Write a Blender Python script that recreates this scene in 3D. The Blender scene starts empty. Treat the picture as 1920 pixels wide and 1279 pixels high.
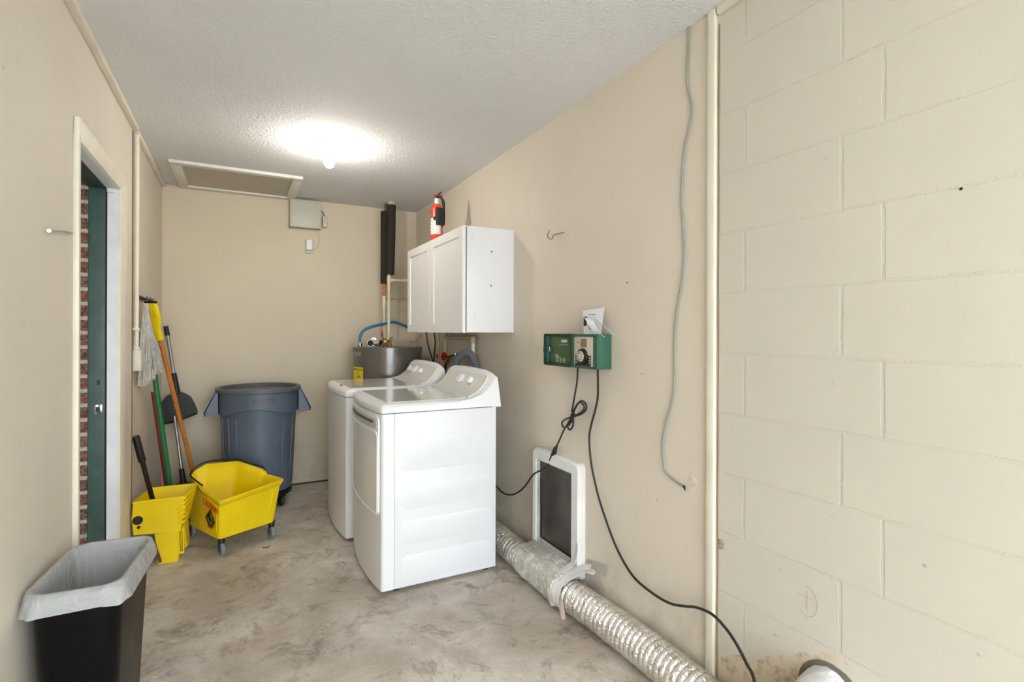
import bpy, bmesh, math, random
from mathutils import Vector, Matrix
random.seed(7)
PI = math.pi
C = bpy.context.scene.collection
SC = bpy.context.scene

# ------------------------------------------------------------------ camera, world, exposure
F, H, YAW, ROLL, VY = 970.0, 1.27, math.radians(27.74), math.radians(0.2), 624.0
cd = bpy.data.cameras.new('camera'); cam = bpy.data.objects.new('camera', cd); C.objects.link(cam)
cd.sensor_fit = 'HORIZONTAL'; cd.sensor_width = 36.0
cd.lens = F / 1920.0 * 36.0
cd.shift_y = -(1279 / 2 - VY) / 1920.0
cd.clip_start = 0.02
cam.matrix_world = Matrix.Translation((0, 0, H)) @ Matrix.Rotation(-YAW, 4, 'Z') @ Matrix.Rotation(PI / 2, 4, 'X') @ Matrix.Rotation(ROLL, 4, 'Z')
SC.camera = cam
SC.view_settings.view_transform = 'Standard'
try: SC.view_settings.look = 'None'
except Exception: pass
SC.view_settings.gamma = 1.0
SC.view_settings.use_curve_mapping = False
SC.view_settings.exposure = 0.6
W = bpy.data.worlds.new('world'); SC.world = W; W.use_nodes = True
wb = W.node_tree.nodes['Background']
wb.inputs[0].default_value = (0.84, 0.93, 1.0, 1); wb.inputs[1].default_value = 6.5
# bulb light of the ceiling lamp
BULB = (0.463, 3.2, 2.25)

def ray(u, v):
    a = (u - 960) / F; b = -(v - VY) / F
    c, s = math.cos(ROLL), math.sin(ROLL)
    r = a * c - b * s; p = a * s + b * c
    return Vector((math.sin(YAW) + r * math.cos(YAW), math.cos(YAW) - r * math.sin(YAW), p))
def at(u, v, X=None, Y=None, Z=None):
    d = ray(u, v)
    t = X / d.x if X is not None else (Y / d.y if Y is not None else (Z - H) / d.z)
    return Vector((d.x * t, d.y * t, H + d.z * t))

# ------------------------------------------------------------------ materials
def lin(c):
    return tuple(((x / 255) / 12.92 if x / 255 <= 0.04045 else ((x / 255 + 0.055) / 1.055) ** 2.4) for x in c) + (1,)
MATS = {}
class NT:
    def __init__(s, m): s.t = m.node_tree; s.n = s.t.nodes; s.l = s.t.links; s.b = s.n['Principled BSDF']
    def node(s, ty, **kw):
        n = s.n.new(ty)
        for k, v in kw.items():
            if hasattr(n, k): setattr(n, k, v)
            else: n.inputs[k].default_value = v
        return n
    def link(s, a, b): s.l.new(a, b)
    def coords(s):
        return s.node('ShaderNodeTexCoord').outputs['Object']
    def noise(s, co, scale, detail=4, rough=0.55, dist=0.0):
        n = s.node('ShaderNodeTexNoise'); n.inputs['Scale'].default_value = scale; n.inputs['Detail'].default_value = detail
        n.inputs['Roughness'].default_value = rough; n.inputs['Distortion'].default_value = dist
        s.link(co, n.inputs['Vector']); return n.outputs['Fac']
    def ramp(s, fac, a, b, ca=(0, 0, 0, 1), cb=(1, 1, 1, 1)):
        r = s.node('ShaderNodeValToRGB'); e = r.color_ramp.elements
        e[0].position = a; e[0].color = ca; e[1].position = b; e[1].color = cb
        s.link(fac, r.inputs[0]); return r.outputs[0]
    def mix(s, fac, a, b, mode='MIX'):
        m = s.node('ShaderNodeMix', data_type='RGBA', blend_type=mode)
        for i, v in ((0, fac), (6, a), (7, b)):
            if isinstance(v, (int, float, tuple)): m.inputs[i].default_value = v
            else: s.link(v, m.inputs[i])
        return m.outputs[2]
    def math(s, op, a, b=None, c=None):
        m = s.node('ShaderNodeMath', operation=op)
        for i, v in enumerate((a, b, c)):
            if v is None: continue
            if isinstance(v, (int, float)): m.inputs[i].default_value = v
            else: s.link(v, m.inputs[i])
        return m.outputs[0]
    def bump(s, h, strength=0.3, dist=0.01, prev=None):
        b = s.node('ShaderNodeBump'); b.inputs['Strength'].default_value = strength; b.inputs['Distance'].default_value = dist
        s.link(h, b.inputs['Height'])
        if prev is not None: s.link(prev, b.inputs['Normal'])
        return b.outputs[0]
def M(name, col, rough=0.5, metal=0.0, var=0.06, vs=9.0, bump=0.0, bs=120.0, bd=0.002, coat=0.0, spec=0.5, cols=None):
    if name in MATS: return MATS[name]
    m = bpy.data.materials.new(name); m.use_nodes = True; MATS[name] = m
    N = NT(m); b = N.b
    b.inputs['Roughness'].default_value = rough; b.inputs['Metallic'].default_value = metal
    b.inputs['Coat Weight'].default_value = coat; b.inputs['Specular IOR Level'].default_value = spec
    co = N.coords(); c = lin(col)
    f = N.ramp(N.noise(co, vs, 5), 0.3, 0.7)
    dark = tuple(x * (1 - var) for x in c[:3]) + (1,); lite = tuple(min(1, x * (1 + var)) for x in c[:3]) + (1,)
    N.link(N.mix(f, dark, lite), b.inputs['Base Color'])
    if bump: N.link(N.bump(N.noise(co, bs, 3), bump, bd), b.inputs['Normal'])
    return m

WALLC = (222, 211, 195)
def paint_mat(name, col, block=None, stain=None, axis='y', var=0.045, bumps=0.35):
    m = bpy.data.materials.new(name); m.use_nodes = True; MATS[name] = m
    N = NT(m); b = N.b; b.inputs['Roughness'].default_value = 0.62
    co = N.coords(); sep = N.node('ShaderNodeSeparateXYZ'); N.link(co, sep.inputs[0])
    c = lin(col)
    big = N.ramp(N.noise(co, 1.6, 5, 0.6), 0.3, 0.7)
    col1 = N.mix(big, tuple(x * (1 - var) for x in c[:3]) + (1,), tuple(x * (1 + var * 0.7) for x in c[:3]) + (1,))
    # scuffs: sparse small marks
    sc = N.ramp(N.noise(co, 26, 2, 0.5, 1.5), 0.70, 0.80)
    sc2 = N.math('MULTIPLY', sc, N.ramp(N.noise(co, 2.7, 2), 0.48, 0.62))
    col2 = N.mix(N.math('MULTIPLY', sc2, 0.45), col1, lin((150, 132, 112)))
    # specks
    vo = N.node('ShaderNodeTexVoronoi'); vo.inputs['Scale'].default_value = 5.0; N.link(co, vo.inputs['Vector'])
    sp = N.ramp(vo.outputs['Distance'], 0.022, 0.035, (1, 1, 1, 1), (0, 0, 0, 1))
    col3 = N.mix(N.math('MULTIPLY', sp, 0.4), col2, lin((95, 80, 66)))
    # grime near the floor
    low = N.math('SUBTRACT', 1.0, N.math('MULTIPLY', sep.outputs['Z'], 2.2))
    lowm = N.math('MAXIMUM', low, 0.0)
    g = N.math('MULTIPLY', lowm, N.ramp(N.noise(co, 7, 6, 0.7), 0.42, 0.72))
    col3 = N.mix(N.math('MULTIPLY', g, 0.55), col3, lin((150, 135, 115)))
    n1 = N.noise(co, 55, 4, 0.6); hgt = N.math('MULTIPLY', n1, 0.25)
    nb = N.bump(hgt, bumps, 0.004)
    if block:
        yo, off, mort, amp = block
        cb = N.node('ShaderNodeCombineXYZ')
        N.link(N.math('SUBTRACT', sep.outputs['Y'], yo), cb.inputs[0]); N.link(sep.outputs['Z'], cb.inputs[1])
        wob = N.node('ShaderNodeTexNoise'); wob.inputs['Scale'].default_value = 18; wob.inputs['Detail'].default_value = 4; N.link(co, wob.inputs['Vector'])
        va = N.node('ShaderNodeVectorMath', operation='MULTIPLY_ADD'); N.link(wob.outputs['Color'], va.inputs[0])
        va.inputs[1].default_value = (0.006, 0.006, 0); N.link(cb.outputs[0], va.inputs[2])
        sh = N.node('ShaderNodeVectorMath', operation='SUBTRACT'); N.link(va.outputs[0], sh.inputs[0]); sh.inputs[1].default_value = (0.003, 0.003, 0)
        br = N.node('ShaderNodeTexBrick'); N.link(sh.outputs[0], br.inputs['Vector'])
        br.offset = off; br.offset_frequency = 2; br.squash = 1.0
        br.inputs['Scale'].default_value = 1.0; br.inputs['Brick Width'].default_value = 0.4065; br.inputs['Row Height'].default_value = 0.2007
        br.inputs['Mortar Size'].default_value = mort; br.inputs['Mortar Smooth'].default_value = 0.6
        jh = N.math('MULTIPLY', br.outputs['Fac'], -1.0)
        rough_j = N.math('MULTIPLY', br.outputs['Fac'], N.noise(co, 160, 3, 0.7))
        jh2 = N.math('ADD', jh, N.math('MULTIPLY', rough_j, 1.3))
        nb = N.bump(jh2, amp, 0.006, nb)
        # smears of block filler
        sm = N.ramp(N.noise(co, 30, 5, 0.7, 0.8), 0.5, 0.62)
        nb = N.bump(N.math('MULTIPLY', sm, 0.2), 0.16, 0.003, nb)
    if stain:
        y0, z0 = stain
        e = N.math('ADD', sep.outputs['Z'], N.math('MULTIPLY', N.noise(co, 9, 5, 0.7), 0.10))
        mk = N.math('LESS_THAN', N.math('MULTIPLY_ADD', N.math('SUBTRACT', sep.outputs['Y'], 0.87), 0.58, e), z0 + 0.05)
        mk2 = N.math('MULTIPLY', mk, N.math('GREATER_THAN', sep.outputs['Y'], y0))
        sc3 = N.mix(N.ramp(N.noise(co, 22, 6, 0.7), 0.50, 0.70), lin((210, 194, 168)), lin((140, 116, 90)))
        col3 = N.mix(N.math('MULTIPLY', mk2, 0.85), col3, sc3)
    N.link(col3, b.inputs['Base Color']); N.link(nb, b.inputs['Normal'])
    return m
m_wall = paint_mat('painted_drywall', WALLC)
m_back = paint_mat('painted_back_wall', (217, 203, 178))
m_block = paint_mat('painted_block', (208, 202, 188), block=(0.3145, 0.7466, 0.006, 0.42), stain=(0.83, 0.375))
m_blockL = paint_mat('painted_block_left', (226, 216, 201), block=(0.1, 0.5, 0.004, 0.16))

def floor_mat():
    m = bpy.data.materials.new('stained_concrete'); m.use_nodes = True
    N = NT(m); b = N.b; co = N.coords()
    base = N.mix(N.ramp(N.noise(co, 1.9, 8, 0.66, 0.5), 0.36, 0.64), lin((182, 171, 156)), lin((230, 222, 212)))
    pk = N.mix(N.ramp(N.noise(co, 3.3, 4, 0.6), 0.5, 0.7), base, lin((188, 168, 152)))
    gr = N.mix(N.math('MULTIPLY', N.ramp(N.noise(co, 5.2, 9, 0.76, 0.6), 0.52, 0.62), 0.7), pk, lin((142, 128, 112)))
    dk = N.mix(N.math('MULTIPLY', N.ramp(N.noise(co, 2.6, 9, 0.80, 1.0), 0.55, 0.66), 0.75), gr, lin((96, 86, 78)))
    lt = N.mix(N.math('MULTIPLY', N.ramp(N.noise(co, 4.1, 8, 0.7, 0.3), 0.60, 0.66), 0.65), dk, lin((218, 209, 198)))
    fine = N.mix(N.math('MULTIPLY', N.ramp(N.noise(co, 70, 6, 0.75), 0.35, 0.7), 0.35), lt, lin((158, 146, 132)))
    vo = N.node('ShaderNodeTexVoronoi'); vo.inputs['Scale'].default_value = 11.0; N.link(co, vo.inputs['Vector'])
    sp = N.ramp(vo.outputs['Distance'], 0.03, 0.05, (1, 1, 1, 1), (0, 0, 0, 1))
    fc = N.mix(N.math('MULTIPLY', sp, 0.6), fine, lin((84, 74, 66)))
    N.link(fc, b.inputs['Base Color'])
    rr = N.ramp(N.noise(co, 3, 5), 0.3, 0.7, (0.42, 0.42, 0.42, 1), (0.72, 0.72, 0.72, 1)); N.link(rr, b.inputs['Roughness'])
    N.link(N.bump(N.noise(co, 60, 7, 0.7), 0.25, 0.004), b.inputs['Normal'])
    return m
m_floor = floor_mat()
def ceil_mat():
    m = bpy.data.materials.new('textured_ceiling'); m.use_nodes = True
    N = NT(m); b = N.b; co = N.coords(); b.inputs['Roughness'].default_value = 0.85
    N.link(N.mix(N.ramp(N.noise(co, 1.4, 4), 0.3, 0.7), lin((226, 226, 227)), lin((234, 234, 234))), b.inputs['Base Color'])
    h = N.ramp(N.noise(co, 62, 4, 0.6, 0.6), 0.42, 0.62)
    N.link(N.bump(h, 0.5, 0.006), b.inputs['Normal']); return m
m_ceil = ceil_mat()
def brick_mat():
    m = bpy.data.materials.new('red_brick'); m.use_nodes = True
    N = NT(m); b = N.b; co = N.coords(); b.inputs['Roughness'].default_value = 0.85
    sep = N.node('ShaderNodeSeparateXYZ'); N.link(co, sep.inputs[0])
    cb = N.node('ShaderNodeCombineXYZ'); N.link(N.math('ADD', sep.outputs['X'], sep.outputs['Y']), cb.inputs[0]); N.link(sep.outputs['Z'], cb.inputs[1])
    br = N.node('ShaderNodeTexBrick'); N.link(cb.outputs[0], br.inputs['Vector'])
    br.inputs['Scale'].default_value = 1; br.inputs['Brick Width'].default_value = 0.2; br.inputs['Row Height'].default_value = 0.0665
    br.inputs['Mortar Size'].default_value = 0.009; br.inputs['Color1'].default_value = lin((122, 58, 40)); br.inputs['Color2'].default_value = lin((88, 42, 30))
    br.inputs['Mortar'].default_value = lin((200, 192, 178))
    sp = N.ramp(N.noise(co, 110, 5, 0.8), 0.47, 0.55)
    N.link(N.mix(N.math('MULTIPLY', sp, 0.6), br.outputs['Color'], lin((150, 142, 128))), b.inputs['Base Color'])
    N.link(N.bump(N.math('MULTIPLY', br.outputs['Fac'], -1.0), 0.6, 0.01), b.inputs['Normal']); return m
m_brick = brick_mat()
m_trim = M('white_trim', (236, 228, 210), 0.45, bump=0.15, bs=40)
m_trimw = M('white_door_paint', (236, 238, 240), 0.4, bump=0.1, bs=30)
m_green = M('green_door_paint', (66, 92, 82), 0.45, var=0.15, vs=14)
m_dkgreen = M('dark_green_paint', (40, 58, 44), 0.5)
m_dark = M('dark_gap', (40, 24, 24), 0.8)
m_white = M('white_enamel', (238, 238, 238), 0.34, var=0.012, coat=0.08)
m_side = M('white_side_steel', (234, 235, 238), 0.32, var=0.012)
m_deck = M('white_glossy_deck', (230, 229, 226), 0.10, var=0.015, coat=0.6)
m_panel = M('pale_grey_console', (226, 225, 220), 0.25, var=0.015)
m_wplast = M('white_plastic', (242, 242, 240), 0.35, var=0.01)
m_grey = M('grey_print', (150, 150, 150), 0.5)
m_black = M('black_plastic', (24, 23, 22), 0.45, var=0.2)
m_rub = M('black_rubber', (30, 27, 24), 0.55, var=0.2)
m_cab = M('cabinet_white', (240, 239, 238), 0.35, var=0.01)
m_cabside = M('cabinet_side_white', (232, 232, 233), 0.4, var=0.012)
m_yel = M('yellow_plastic', (252, 216, 6), 0.36, var=0.06, vs=6, bump=0.05, bs=20)
m_yel2 = M('yellow_clamp', (252, 218, 16), 0.35, var=0.04)
m_can = M('grey_can_plastic', (92, 103, 118), 0.38, var=0.08, vs=5, bump=0.06, bs=25)
m_canrim = M('grey_can_rim', (96, 100, 102), 0.42, var=0.06)
m_heater = M('grey_heater_enamel', (106, 99, 90), 0.2, metal=0.15, var=0.03, coat=0.4)
m_foam = M('black_pipe_foam', (40, 31, 22), 0.75, var=0.15, vs=20, bump=0.2, bs=90)
m_pvc = M('cream_pipe', (232, 222, 196), 0.4, var=0.06, vs=30)
m_dpipe = M('painted_old_pipe', (188, 170, 138), 0.5, var=0.12, vs=25)
m_cop = M('copper_pipe', (190, 120, 60), 0.3, metal=0.8, var=0.15, vs=25)
m_brass = M('aged_brass', (150, 118, 78), 0.35, metal=0.8, var=0.3, vs=60)
m_chrome = M('chrome', (190, 192, 196), 0.18, metal=1.0, var=0.1)
m_alu = M('brushed_tube', (176, 172, 168), 0.3, metal=0.9, var=0.08)
m_red = M('red_paint', (196, 30, 28), 0.35, var=0.06)
m_orange = M('red_orange_cylinder', (226, 62, 22), 0.25, var=0.04, coat=0.5)
m_blue = M('blue_hose_plastic', (52, 120, 160), 0.35, var=0.1)
m_ghose = M('grey_corrugated_hose', (112, 114, 118), 0.5, var=0.08)
m_wood = M('orange_wood', (196, 124, 50), 0.4, var=0.15, vs=30)
m_gpole = M('green_pole', (24, 110, 62), 0.35, var=0.1)
m_rpole = M('dark_red_pole', (130, 24, 24), 0.4, var=0.1)
m_string = M('grey_mop_cotton', (204, 197, 190), 0.9, var=0.25, vs=40, bump=0.4, bs=300)
m_tgreen = M('timer_green', (52, 98, 78), 0.4, var=0.08)
m_tgreen2 = M('timer_inner_green', (62, 88, 54), 0.45, var=0.1)
m_beige = M('timer_beige', (206, 196, 178), 0.5)
m_lcd = M('lcd_olive', (134, 118, 92), 0.3)
m_paper = M('white_paper', (236, 236, 240), 0.6, var=0.02)
m_ltgrey = M('light_grey_metal', (196, 192, 178), 0.45, var=0.04)
m_cable = M('grey_cable', (150, 152, 146), 0.5)
m_flap = M('dark_brown_flap', (74, 66, 60), 0.3, var=0.5, vs=7, bump=0.3, bs=25)
m_ywall = M('yellow_label', (246, 216, 30), 0.5)
m_ply = M('hatch_panel', (196, 186, 174), 0.7, var=0.08, vs=3)
m_pinktape = M('pale_pink_tape', (214, 198, 188), 0.5)
m_lbin = M('black_bin_plastic', (9, 9, 10), 0.32, var=0.2, vs=30, spec=0.15)
m_sticker = M('grey_sticker', (138, 134, 128), 0.35)
m_tyre = M('grey_tyre', (128, 134, 140), 0.45)
m_hole = M('dirty_hole', (168, 154, 132), 0.9, var=0.4, vs=60)
m_mark = M('pencil_mark', (186, 178, 164), 0.9)
m_rubtext = M('faded_brown_lettering', (110, 84, 86), 0.6)

def foil_mat():
    m = bpy.data.materials.new('crinkled_foil'); m.use_nodes = True
    N = NT(m); b = N.b; co = N.coords(); b.inputs['Metallic'].default_value = 0.88; b.inputs['Roughness'].default_value = 0.22
    N.link(N.mix(N.ramp(N.noise(co, 30, 5), 0.35, 0.65), lin((222, 218, 212)), lin((246, 244, 240))), b.inputs['Base Color'])
    N.link(N.bump(N.noise(co, 55, 3, 0.5, 1.2), 0.8, 0.007), b.inputs['Normal']); return m
m_foil = foil_mat()
def tape_mat(name, c1, c2, al=1.0, rough=0.3):
    m = bpy.data.materials.new(name); m.use_nodes = True
    N = NT(m); b = N.b; co = N.coords(); b.inputs['Roughness'].default_value = rough
    N.link(N.mix(N.ramp(N.noise(co, 22, 6, 0.7, 1.0), 0.45, 0.62), lin(c1), lin(c2)), b.inputs['Base Color'])
    N.link(N.bump(N.noise(co, 40, 5, 0.65, 1.5), 0.8, 0.008), b.inputs['Normal'])
    b.inputs['Alpha'].default_value = al; return m
m_tape = tape_mat('dirty_white_tape', (204, 198, 186), (242, 241, 238))
m_ctape = tape_mat('clear_tape', (214, 206, 190), (224, 218, 204), 0.55, 0.2)
def liner_mat():
    m = bpy.data.materials.new('translucent_bag_film'); m.use_nodes = True
    N = NT(m); b = N.b; co = N.coords()
    b.inputs['Base Color'].default_value = lin((232, 233, 232)); b.inputs['Roughness'].default_value = 0.16
    tr = N.node('ShaderNodeBsdfTranslucent'); tr.inputs['Color'].default_value = lin((226, 230, 236))
    tp = N.node('ShaderNodeBsdfTransparent')
    m1 = N.node('ShaderNodeMixShader'); m1.inputs[0].default_value = 0.35
    m2 = N.node('ShaderNodeMixShader'); m2.inputs[0].default_value = 0.22
    out = N.n['Material Output']
    N.link(b.outputs[0], m1.inputs[1]); N.link(tr.outputs[0], m1.inputs[2])
    N.link(m1.outputs[0], m2.inputs[1]); N.link(tp.outputs[0], m2.inputs[2]); N.link(m2.outputs[0], out.inputs[0])
    nz = N.bump(N.noise(co, 16, 4, 0.5, 2.5), 0.9, 0.012)
    N.link(nz, b.inputs['Normal']); N.link(nz, tr.inputs['Normal']); return m
m_liner = liner_mat()
def bulb_mat():
    m = bpy.data.materials.new('lit_bulb_glass'); m.use_nodes = True
    N = NT(m); b = N.b; co = N.coords()
    b.inputs['Base Color'].default_value = (1, 1, 1, 1)
    N.link(N.mix(N.noise(co, 5), (1, 0.94, 0.84, 1), (1, 0.96, 0.88, 1)), b.inputs['Emission Color'])
    b.inputs['Emission Strength'].default_value = 185.0; return m
m_bulb = bulb_mat()

# ------------------------------------------------------------------ mesh helpers
def root_loc(p):
    v = Vector((0, 0, 0))
    while p is not None: v += p.location; p = p.parent
    return v
def tag(o, label=None, cat=None, group=None, kind=None):
    if label: o['label'] = label
    if cat: o['category'] = cat
    if group: o['group'] = group
    if kind: o['kind'] = kind
    return o
def thing(name, label, cat, loc=(0, 0, 0), group=None):
    o = bpy.data.objects.new(name, None); C.objects.link(o); o.location = loc; o.empty_display_size = 0.1
    return tag(o, label, cat, group)
def obj(name, bm, m, parent=None, label=None, cat=None, smooth=True, ang=35, group=None, kind=None):
    bmesh.ops.recalc_face_normals(bm, faces=bm.faces[:])
    if parent is not None: bmesh.ops.translate(bm, verts=bm.verts[:], vec=-root_loc(parent))
    elif kind != 'structure':                                   # put a one-mesh thing's origin at its base
        xs = [v.co for v in bm.verts]
        o0 = Vector((sum(v.x for v in xs) / len(xs), sum(v.y for v in xs) / len(xs), min(v.z for v in xs)))
        bmesh.ops.translate(bm, verts=bm.verts[:], vec=-o0)
    if smooth:
        a = math.radians(ang)
        for f in bm.faces: f.smooth = True
        for e in bm.edges:
            if len(e.link_faces) == 2 and e.calc_face_angle(0) > a: e.smooth = False
    me = bpy.data.meshes.new(name); bm.to_mesh(me); bm.free(); me.materials.append(m)
    o = bpy.data.objects.new(name, me); C.objects.link(o)
    if parent is not None: o.parent = parent
    elif kind != 'structure': o.location = o0
    return tag(o, label, cat, group, kind)
def struct(name, bm, m, label=None):
    return obj(name, bm, m, None, label, None, kind='structure')
def B(): return bmesh.new()
def box(bm, x0, x1, y0, y1, z0, z1, bev=0.0, seg=2):
    r = bmesh.ops.create_cube(bm, size=1.0)
    for v in r['verts']: v.co = Vector(((x0 + x1) / 2 + v.co.x * (x1 - x0), (y0 + y1) / 2 + v.co.y * (y1 - y0), (z0 + z1) / 2 + v.co.z * (z1 - z0)))
    if bev: bmesh.ops.bevel(bm, geom=list({e for v in r['verts'] for e in v.link_edges}), offset=bev, segments=seg, affect='EDGES', profile=0.5)
    return bm
def boxb(*a, **k): return box(B(), *a, **k)
def loft(bm, loops, cap0=True, cap1=True, closed=True):
    rings = [[bm.verts.new(p) for p in lp] for lp in loops]
    n = len(rings[0])
    for a, b in zip(rings, rings[1:]):
        for i in range(n if closed else n - 1):
            j = (i + 1) % n
            try: bm.faces.new((a[i], a[j], b[j], b[i]))
            except ValueError: pass
    if cap0 and closed: bm.faces.new(rings[0][::-1])
    if cap1 and closed: bm.faces.new(rings[-1])
    return bm
def frames(pts):
    pts = [Vector(p) for p in pts]; T = []
    for i in range(len(pts)):
        a = pts[max(0, i - 1)]; b = pts[min(len(pts) - 1, i + 1)]; T.append((b - a).normalized())
    up = Vector((0, 0, 1)) if abs(T[0].z) < 0.9 else Vector((1, 0, 0))
    n = (up - T[0] * up.dot(T[0])).normalized(); out = []
    for i, t in enumerate(T):
        n = (n - t * n.dot(t))
        n = n.normalized() if n.length > 1e-6 else t.orthogonal().normalized()
        out.append((pts[i], t, n, t.cross(n)))
    return out
def spline(pts, n=6):
    P = [Vector(p) for p in pts]; P = [2 * P[0] - P[1]] + P + [2 * P[-1] - P[-2]]; out = []
    for i in range(1, len(P) - 2):
        for k in range(n):
            t = k / n; a, b, c, d = P[i - 1:i + 3]
            out.append(0.5 * ((2 * b) + (c - a) * t + (2 * a - 5 * b + 4 * c - d) * t * t + (-a + 3 * b - 3 * c + d) * t ** 3))
    out.append(P[-2]); return out
def tube(bm, pts, r, seg=10, rf=None, sp=0, cap=True):
    if sp: pts = spline(pts, sp)
    fr = frames(pts); L = []
    for i, (p, t, n, b) in enumerate(fr):
        rr = rf(i / (len(fr) - 1)) if rf else r
        L.append([p + (n * math.cos(2 * PI * k / seg) + b * math.sin(2 * PI * k / seg)) * rr for k in range(seg)])
    return loft(bm, L, cap, cap)
def lathe(bm, prof, c, axis=(0, 0, 1), seg=32):
    """prof = [(radius, distance along axis)]"""
    c = Vector(c); a = Vector(axis).normalized(); n = a.orthogonal().normalized(); b = a.cross(n)
    L = [[c + a * h + (n * math.cos(2 * PI * k / seg) + b * math.sin(2 * PI * k / seg)) * max(r, 1e-4) for k in range(seg)] for r, h in prof]
    return loft(bm, L)
def prism(bm, poly, d0, d1, plane='XZ', bev=0.0):
    """polygon in a plane, extruded between d0 and d1 on the third axis"""
    def P(p, d):
        return {'XZ': (p[0], d, p[1]), 'YZ': (d, p[0], p[1]), 'XY': (p[0], p[1], d)}[plane]
    s = B(); loft(s, [[P(p, d0) for p in poly], [P(p, d1) for p in poly]])
    if bev: bmesh.ops.bevel(s, geom=s.edges[:], offset=bev, segments=2, affect='EDGES', profile=0.5)
    me = bpy.data.meshes.new('t'); s.to_mesh(me); s.free(); bm.from_mesh(me); bpy.data.meshes.remove(me)
    return bm
def rrect(a0, a1, b0, b1, r, n=5):
    out = []
    for cx, cy, s in ((a1 - r, b1 - r, 0), (a0 + r, b1 - r, 1), (a0 + r, b0 + r, 2), (a1 - r, b0 + r, 3)):
        for k in range(n + 1):
            t = PI / 2 * (s + k / n); out.append((cx + r * math.cos(t), cy + r * math.sin(t)))
    return out
def ring_prism(bm, outer, inner, d0, d1, plane='XZ'):
    def P(p, d): return {'XZ': (p[0], d, p[1]), 'YZ': (d, p[0], p[1]), 'XY': (p[0], p[1], d)}[plane]
    L = [[P(p, d0) for p in outer], [P(p, d1) for p in outer], [P(p, d1) for p in inner], [P(p, d0) for p in inner], [P(p, d0) for p in outer]]
    loft(bm, L, False, False); bmesh.ops.remove_doubles(bm, verts=bm.verts[:], dist=1e-6); return bm
def text_bm(s, size, origin, right, up, depth=0.0008, align='CENTER', warp=None):
    cu = bpy.data.curves.new('txt', 'FONT'); cu.body = s; cu.size = size; cu.align_x = align; cu.align_y = 'CENTER'
    cu.extrude = depth; o = bpy.data.objects.new('txt', cu); C.objects.link(o)
    dg = bpy.context.evaluated_depsgraph_get(); me = bpy.data.meshes.new_from_object(o.evaluated_get(dg))
    bm = B(); bm.from_mesh(me); bpy.data.objects.remove(o); bpy.data.curves.remove(cu); bpy.data.meshes.remove(me)
    R = Vector(right).normalized(); U = Vector(up).normalized(); N_ = R.cross(U); O = Vector(origin)
    for v in bm.verts: v.co = warp(v.co) if warp else O + R * v.co.x + U * v.co.y + N_ * v.co.z
    return bm
def jitter(bm, amp, seed=0, freq=9.0):
    from mathutils import noise
    for v in bm.verts:
        v.co += Vector(noise.noise_vector(v.co * freq + Vector((seed, seed * 1.7, 0)))) * amp

# ------------------------------------------------------------------ room shell
XL, XR, YB, ZC = -0.514, 1.439, 4.64, 2.377
Y0 = -1.7                                                     # the open front of the utility room
D0, D1, DZ = 2.323, 3.012, 1.938                               # doorway in the left wall
struct('floor', boxb(XL - 0.3, XR + 0.2, Y0 - 0.6, YB + 0.15, -0.12, 0.0), m_floor)
struct('ceiling', boxb(XL - 0.14, XR + 0.14, Y0, YB + 0.14, ZC, ZC + 0.1), m_ceil)
struct('wall_back', boxb(XL - 0.14, XR + 0.14, YB, YB + 0.14, 0, ZC), m_back)
JY = 3.405                                                    # joint between block and drywall on the left wall
bm = B()
box(bm, XL - 0.10, XL, Y0, D0, 0, ZC); box(bm, XL - 0.10, XL, D0, D1, DZ, ZC); box(bm, XL - 0.10, XL, D1, JY, 0, ZC)
struct('wall_left', bm, m_blockL)
struct('wall_left_far', boxb(XL - 0.10, XL - 0.004, JY, YB, 0, ZC), m_wall)
struct('wall_right_far', boxb(XR, XR + 0.12, 1.25, YB, 0, ZC), m_wall)
struct('wall_right_near', boxb(XR, XR + 0.12, Y0, 1.25, 0, ZC), m_block)
bm = B()
box(bm, XL - 0.22, XL - 0.104, Y0, D0 - 0.03, 0, ZC + 0.1); box(bm, XL - 0.22, XL - 0.104, D1 - 0.008, YB + 0.14, 0, ZC + 0.1); box(bm, XL - 0.22, XL - 0.104, D0 - 0.03, D1 - 0.008, DZ + 0.03, ZC + 0.1)
struct('wall_exterior', bm, m_brick)
struct('ground', boxb(-12, 12, -12, 14, -0.4, -0.14), M('pale_outdoor_concrete', (176, 172, 164), 0.85, var=0.1, vs=2))
struct('wall_light_block', boxb(-2.2, -2.1, -1.7, 7.0, -0.14, ZC + 0.1), m_brick)  # unseen brick wall, added to keep daylight off the left doorway
struct('ceiling_light_block', boxb(-2.2, XL - 0.14, -1.7, 7.0, ZC + 0.1, ZC + 0.2), m_ceil)  # unseen roof, added to shade the left doorway
# thin dark crack line where drywall meets block on the left
bm = B(); tube(bm, [(XL + 0.001, JY, 0.02), (XL + 0.001, JY + 0.002, 1.2), (XL + 0.001, JY, ZC - 0.03)], 0.0035, 6)
struct('trim_1', bm, M('dark_joint', (120, 100, 78), 0.9))
# strip along the ceiling on the left
bm = B(); box(bm, XL, XL + 0.028, Y0, 3.42, ZC - 0.026, ZC, 0.003); box(bm, XL - 0.004, XL + 0.02, 3.42, YB - 0.02, ZC - 0.026, ZC, 0.003)
struct('trim_2', bm, m_trim)
# post strip on the right wall and the strip above the block
bm = B(); box(bm, XR - 0.016, XR, 1.235, 1.268, 0, ZC, 0.004)
struct('trim_3', bm, m_trim)
bm = B(); box(bm, XR - 0.018, XR, Y0, 1.228, ZC - 0.028, ZC, 0.004)
struct('trim_4', bm, m_trim)
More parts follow.
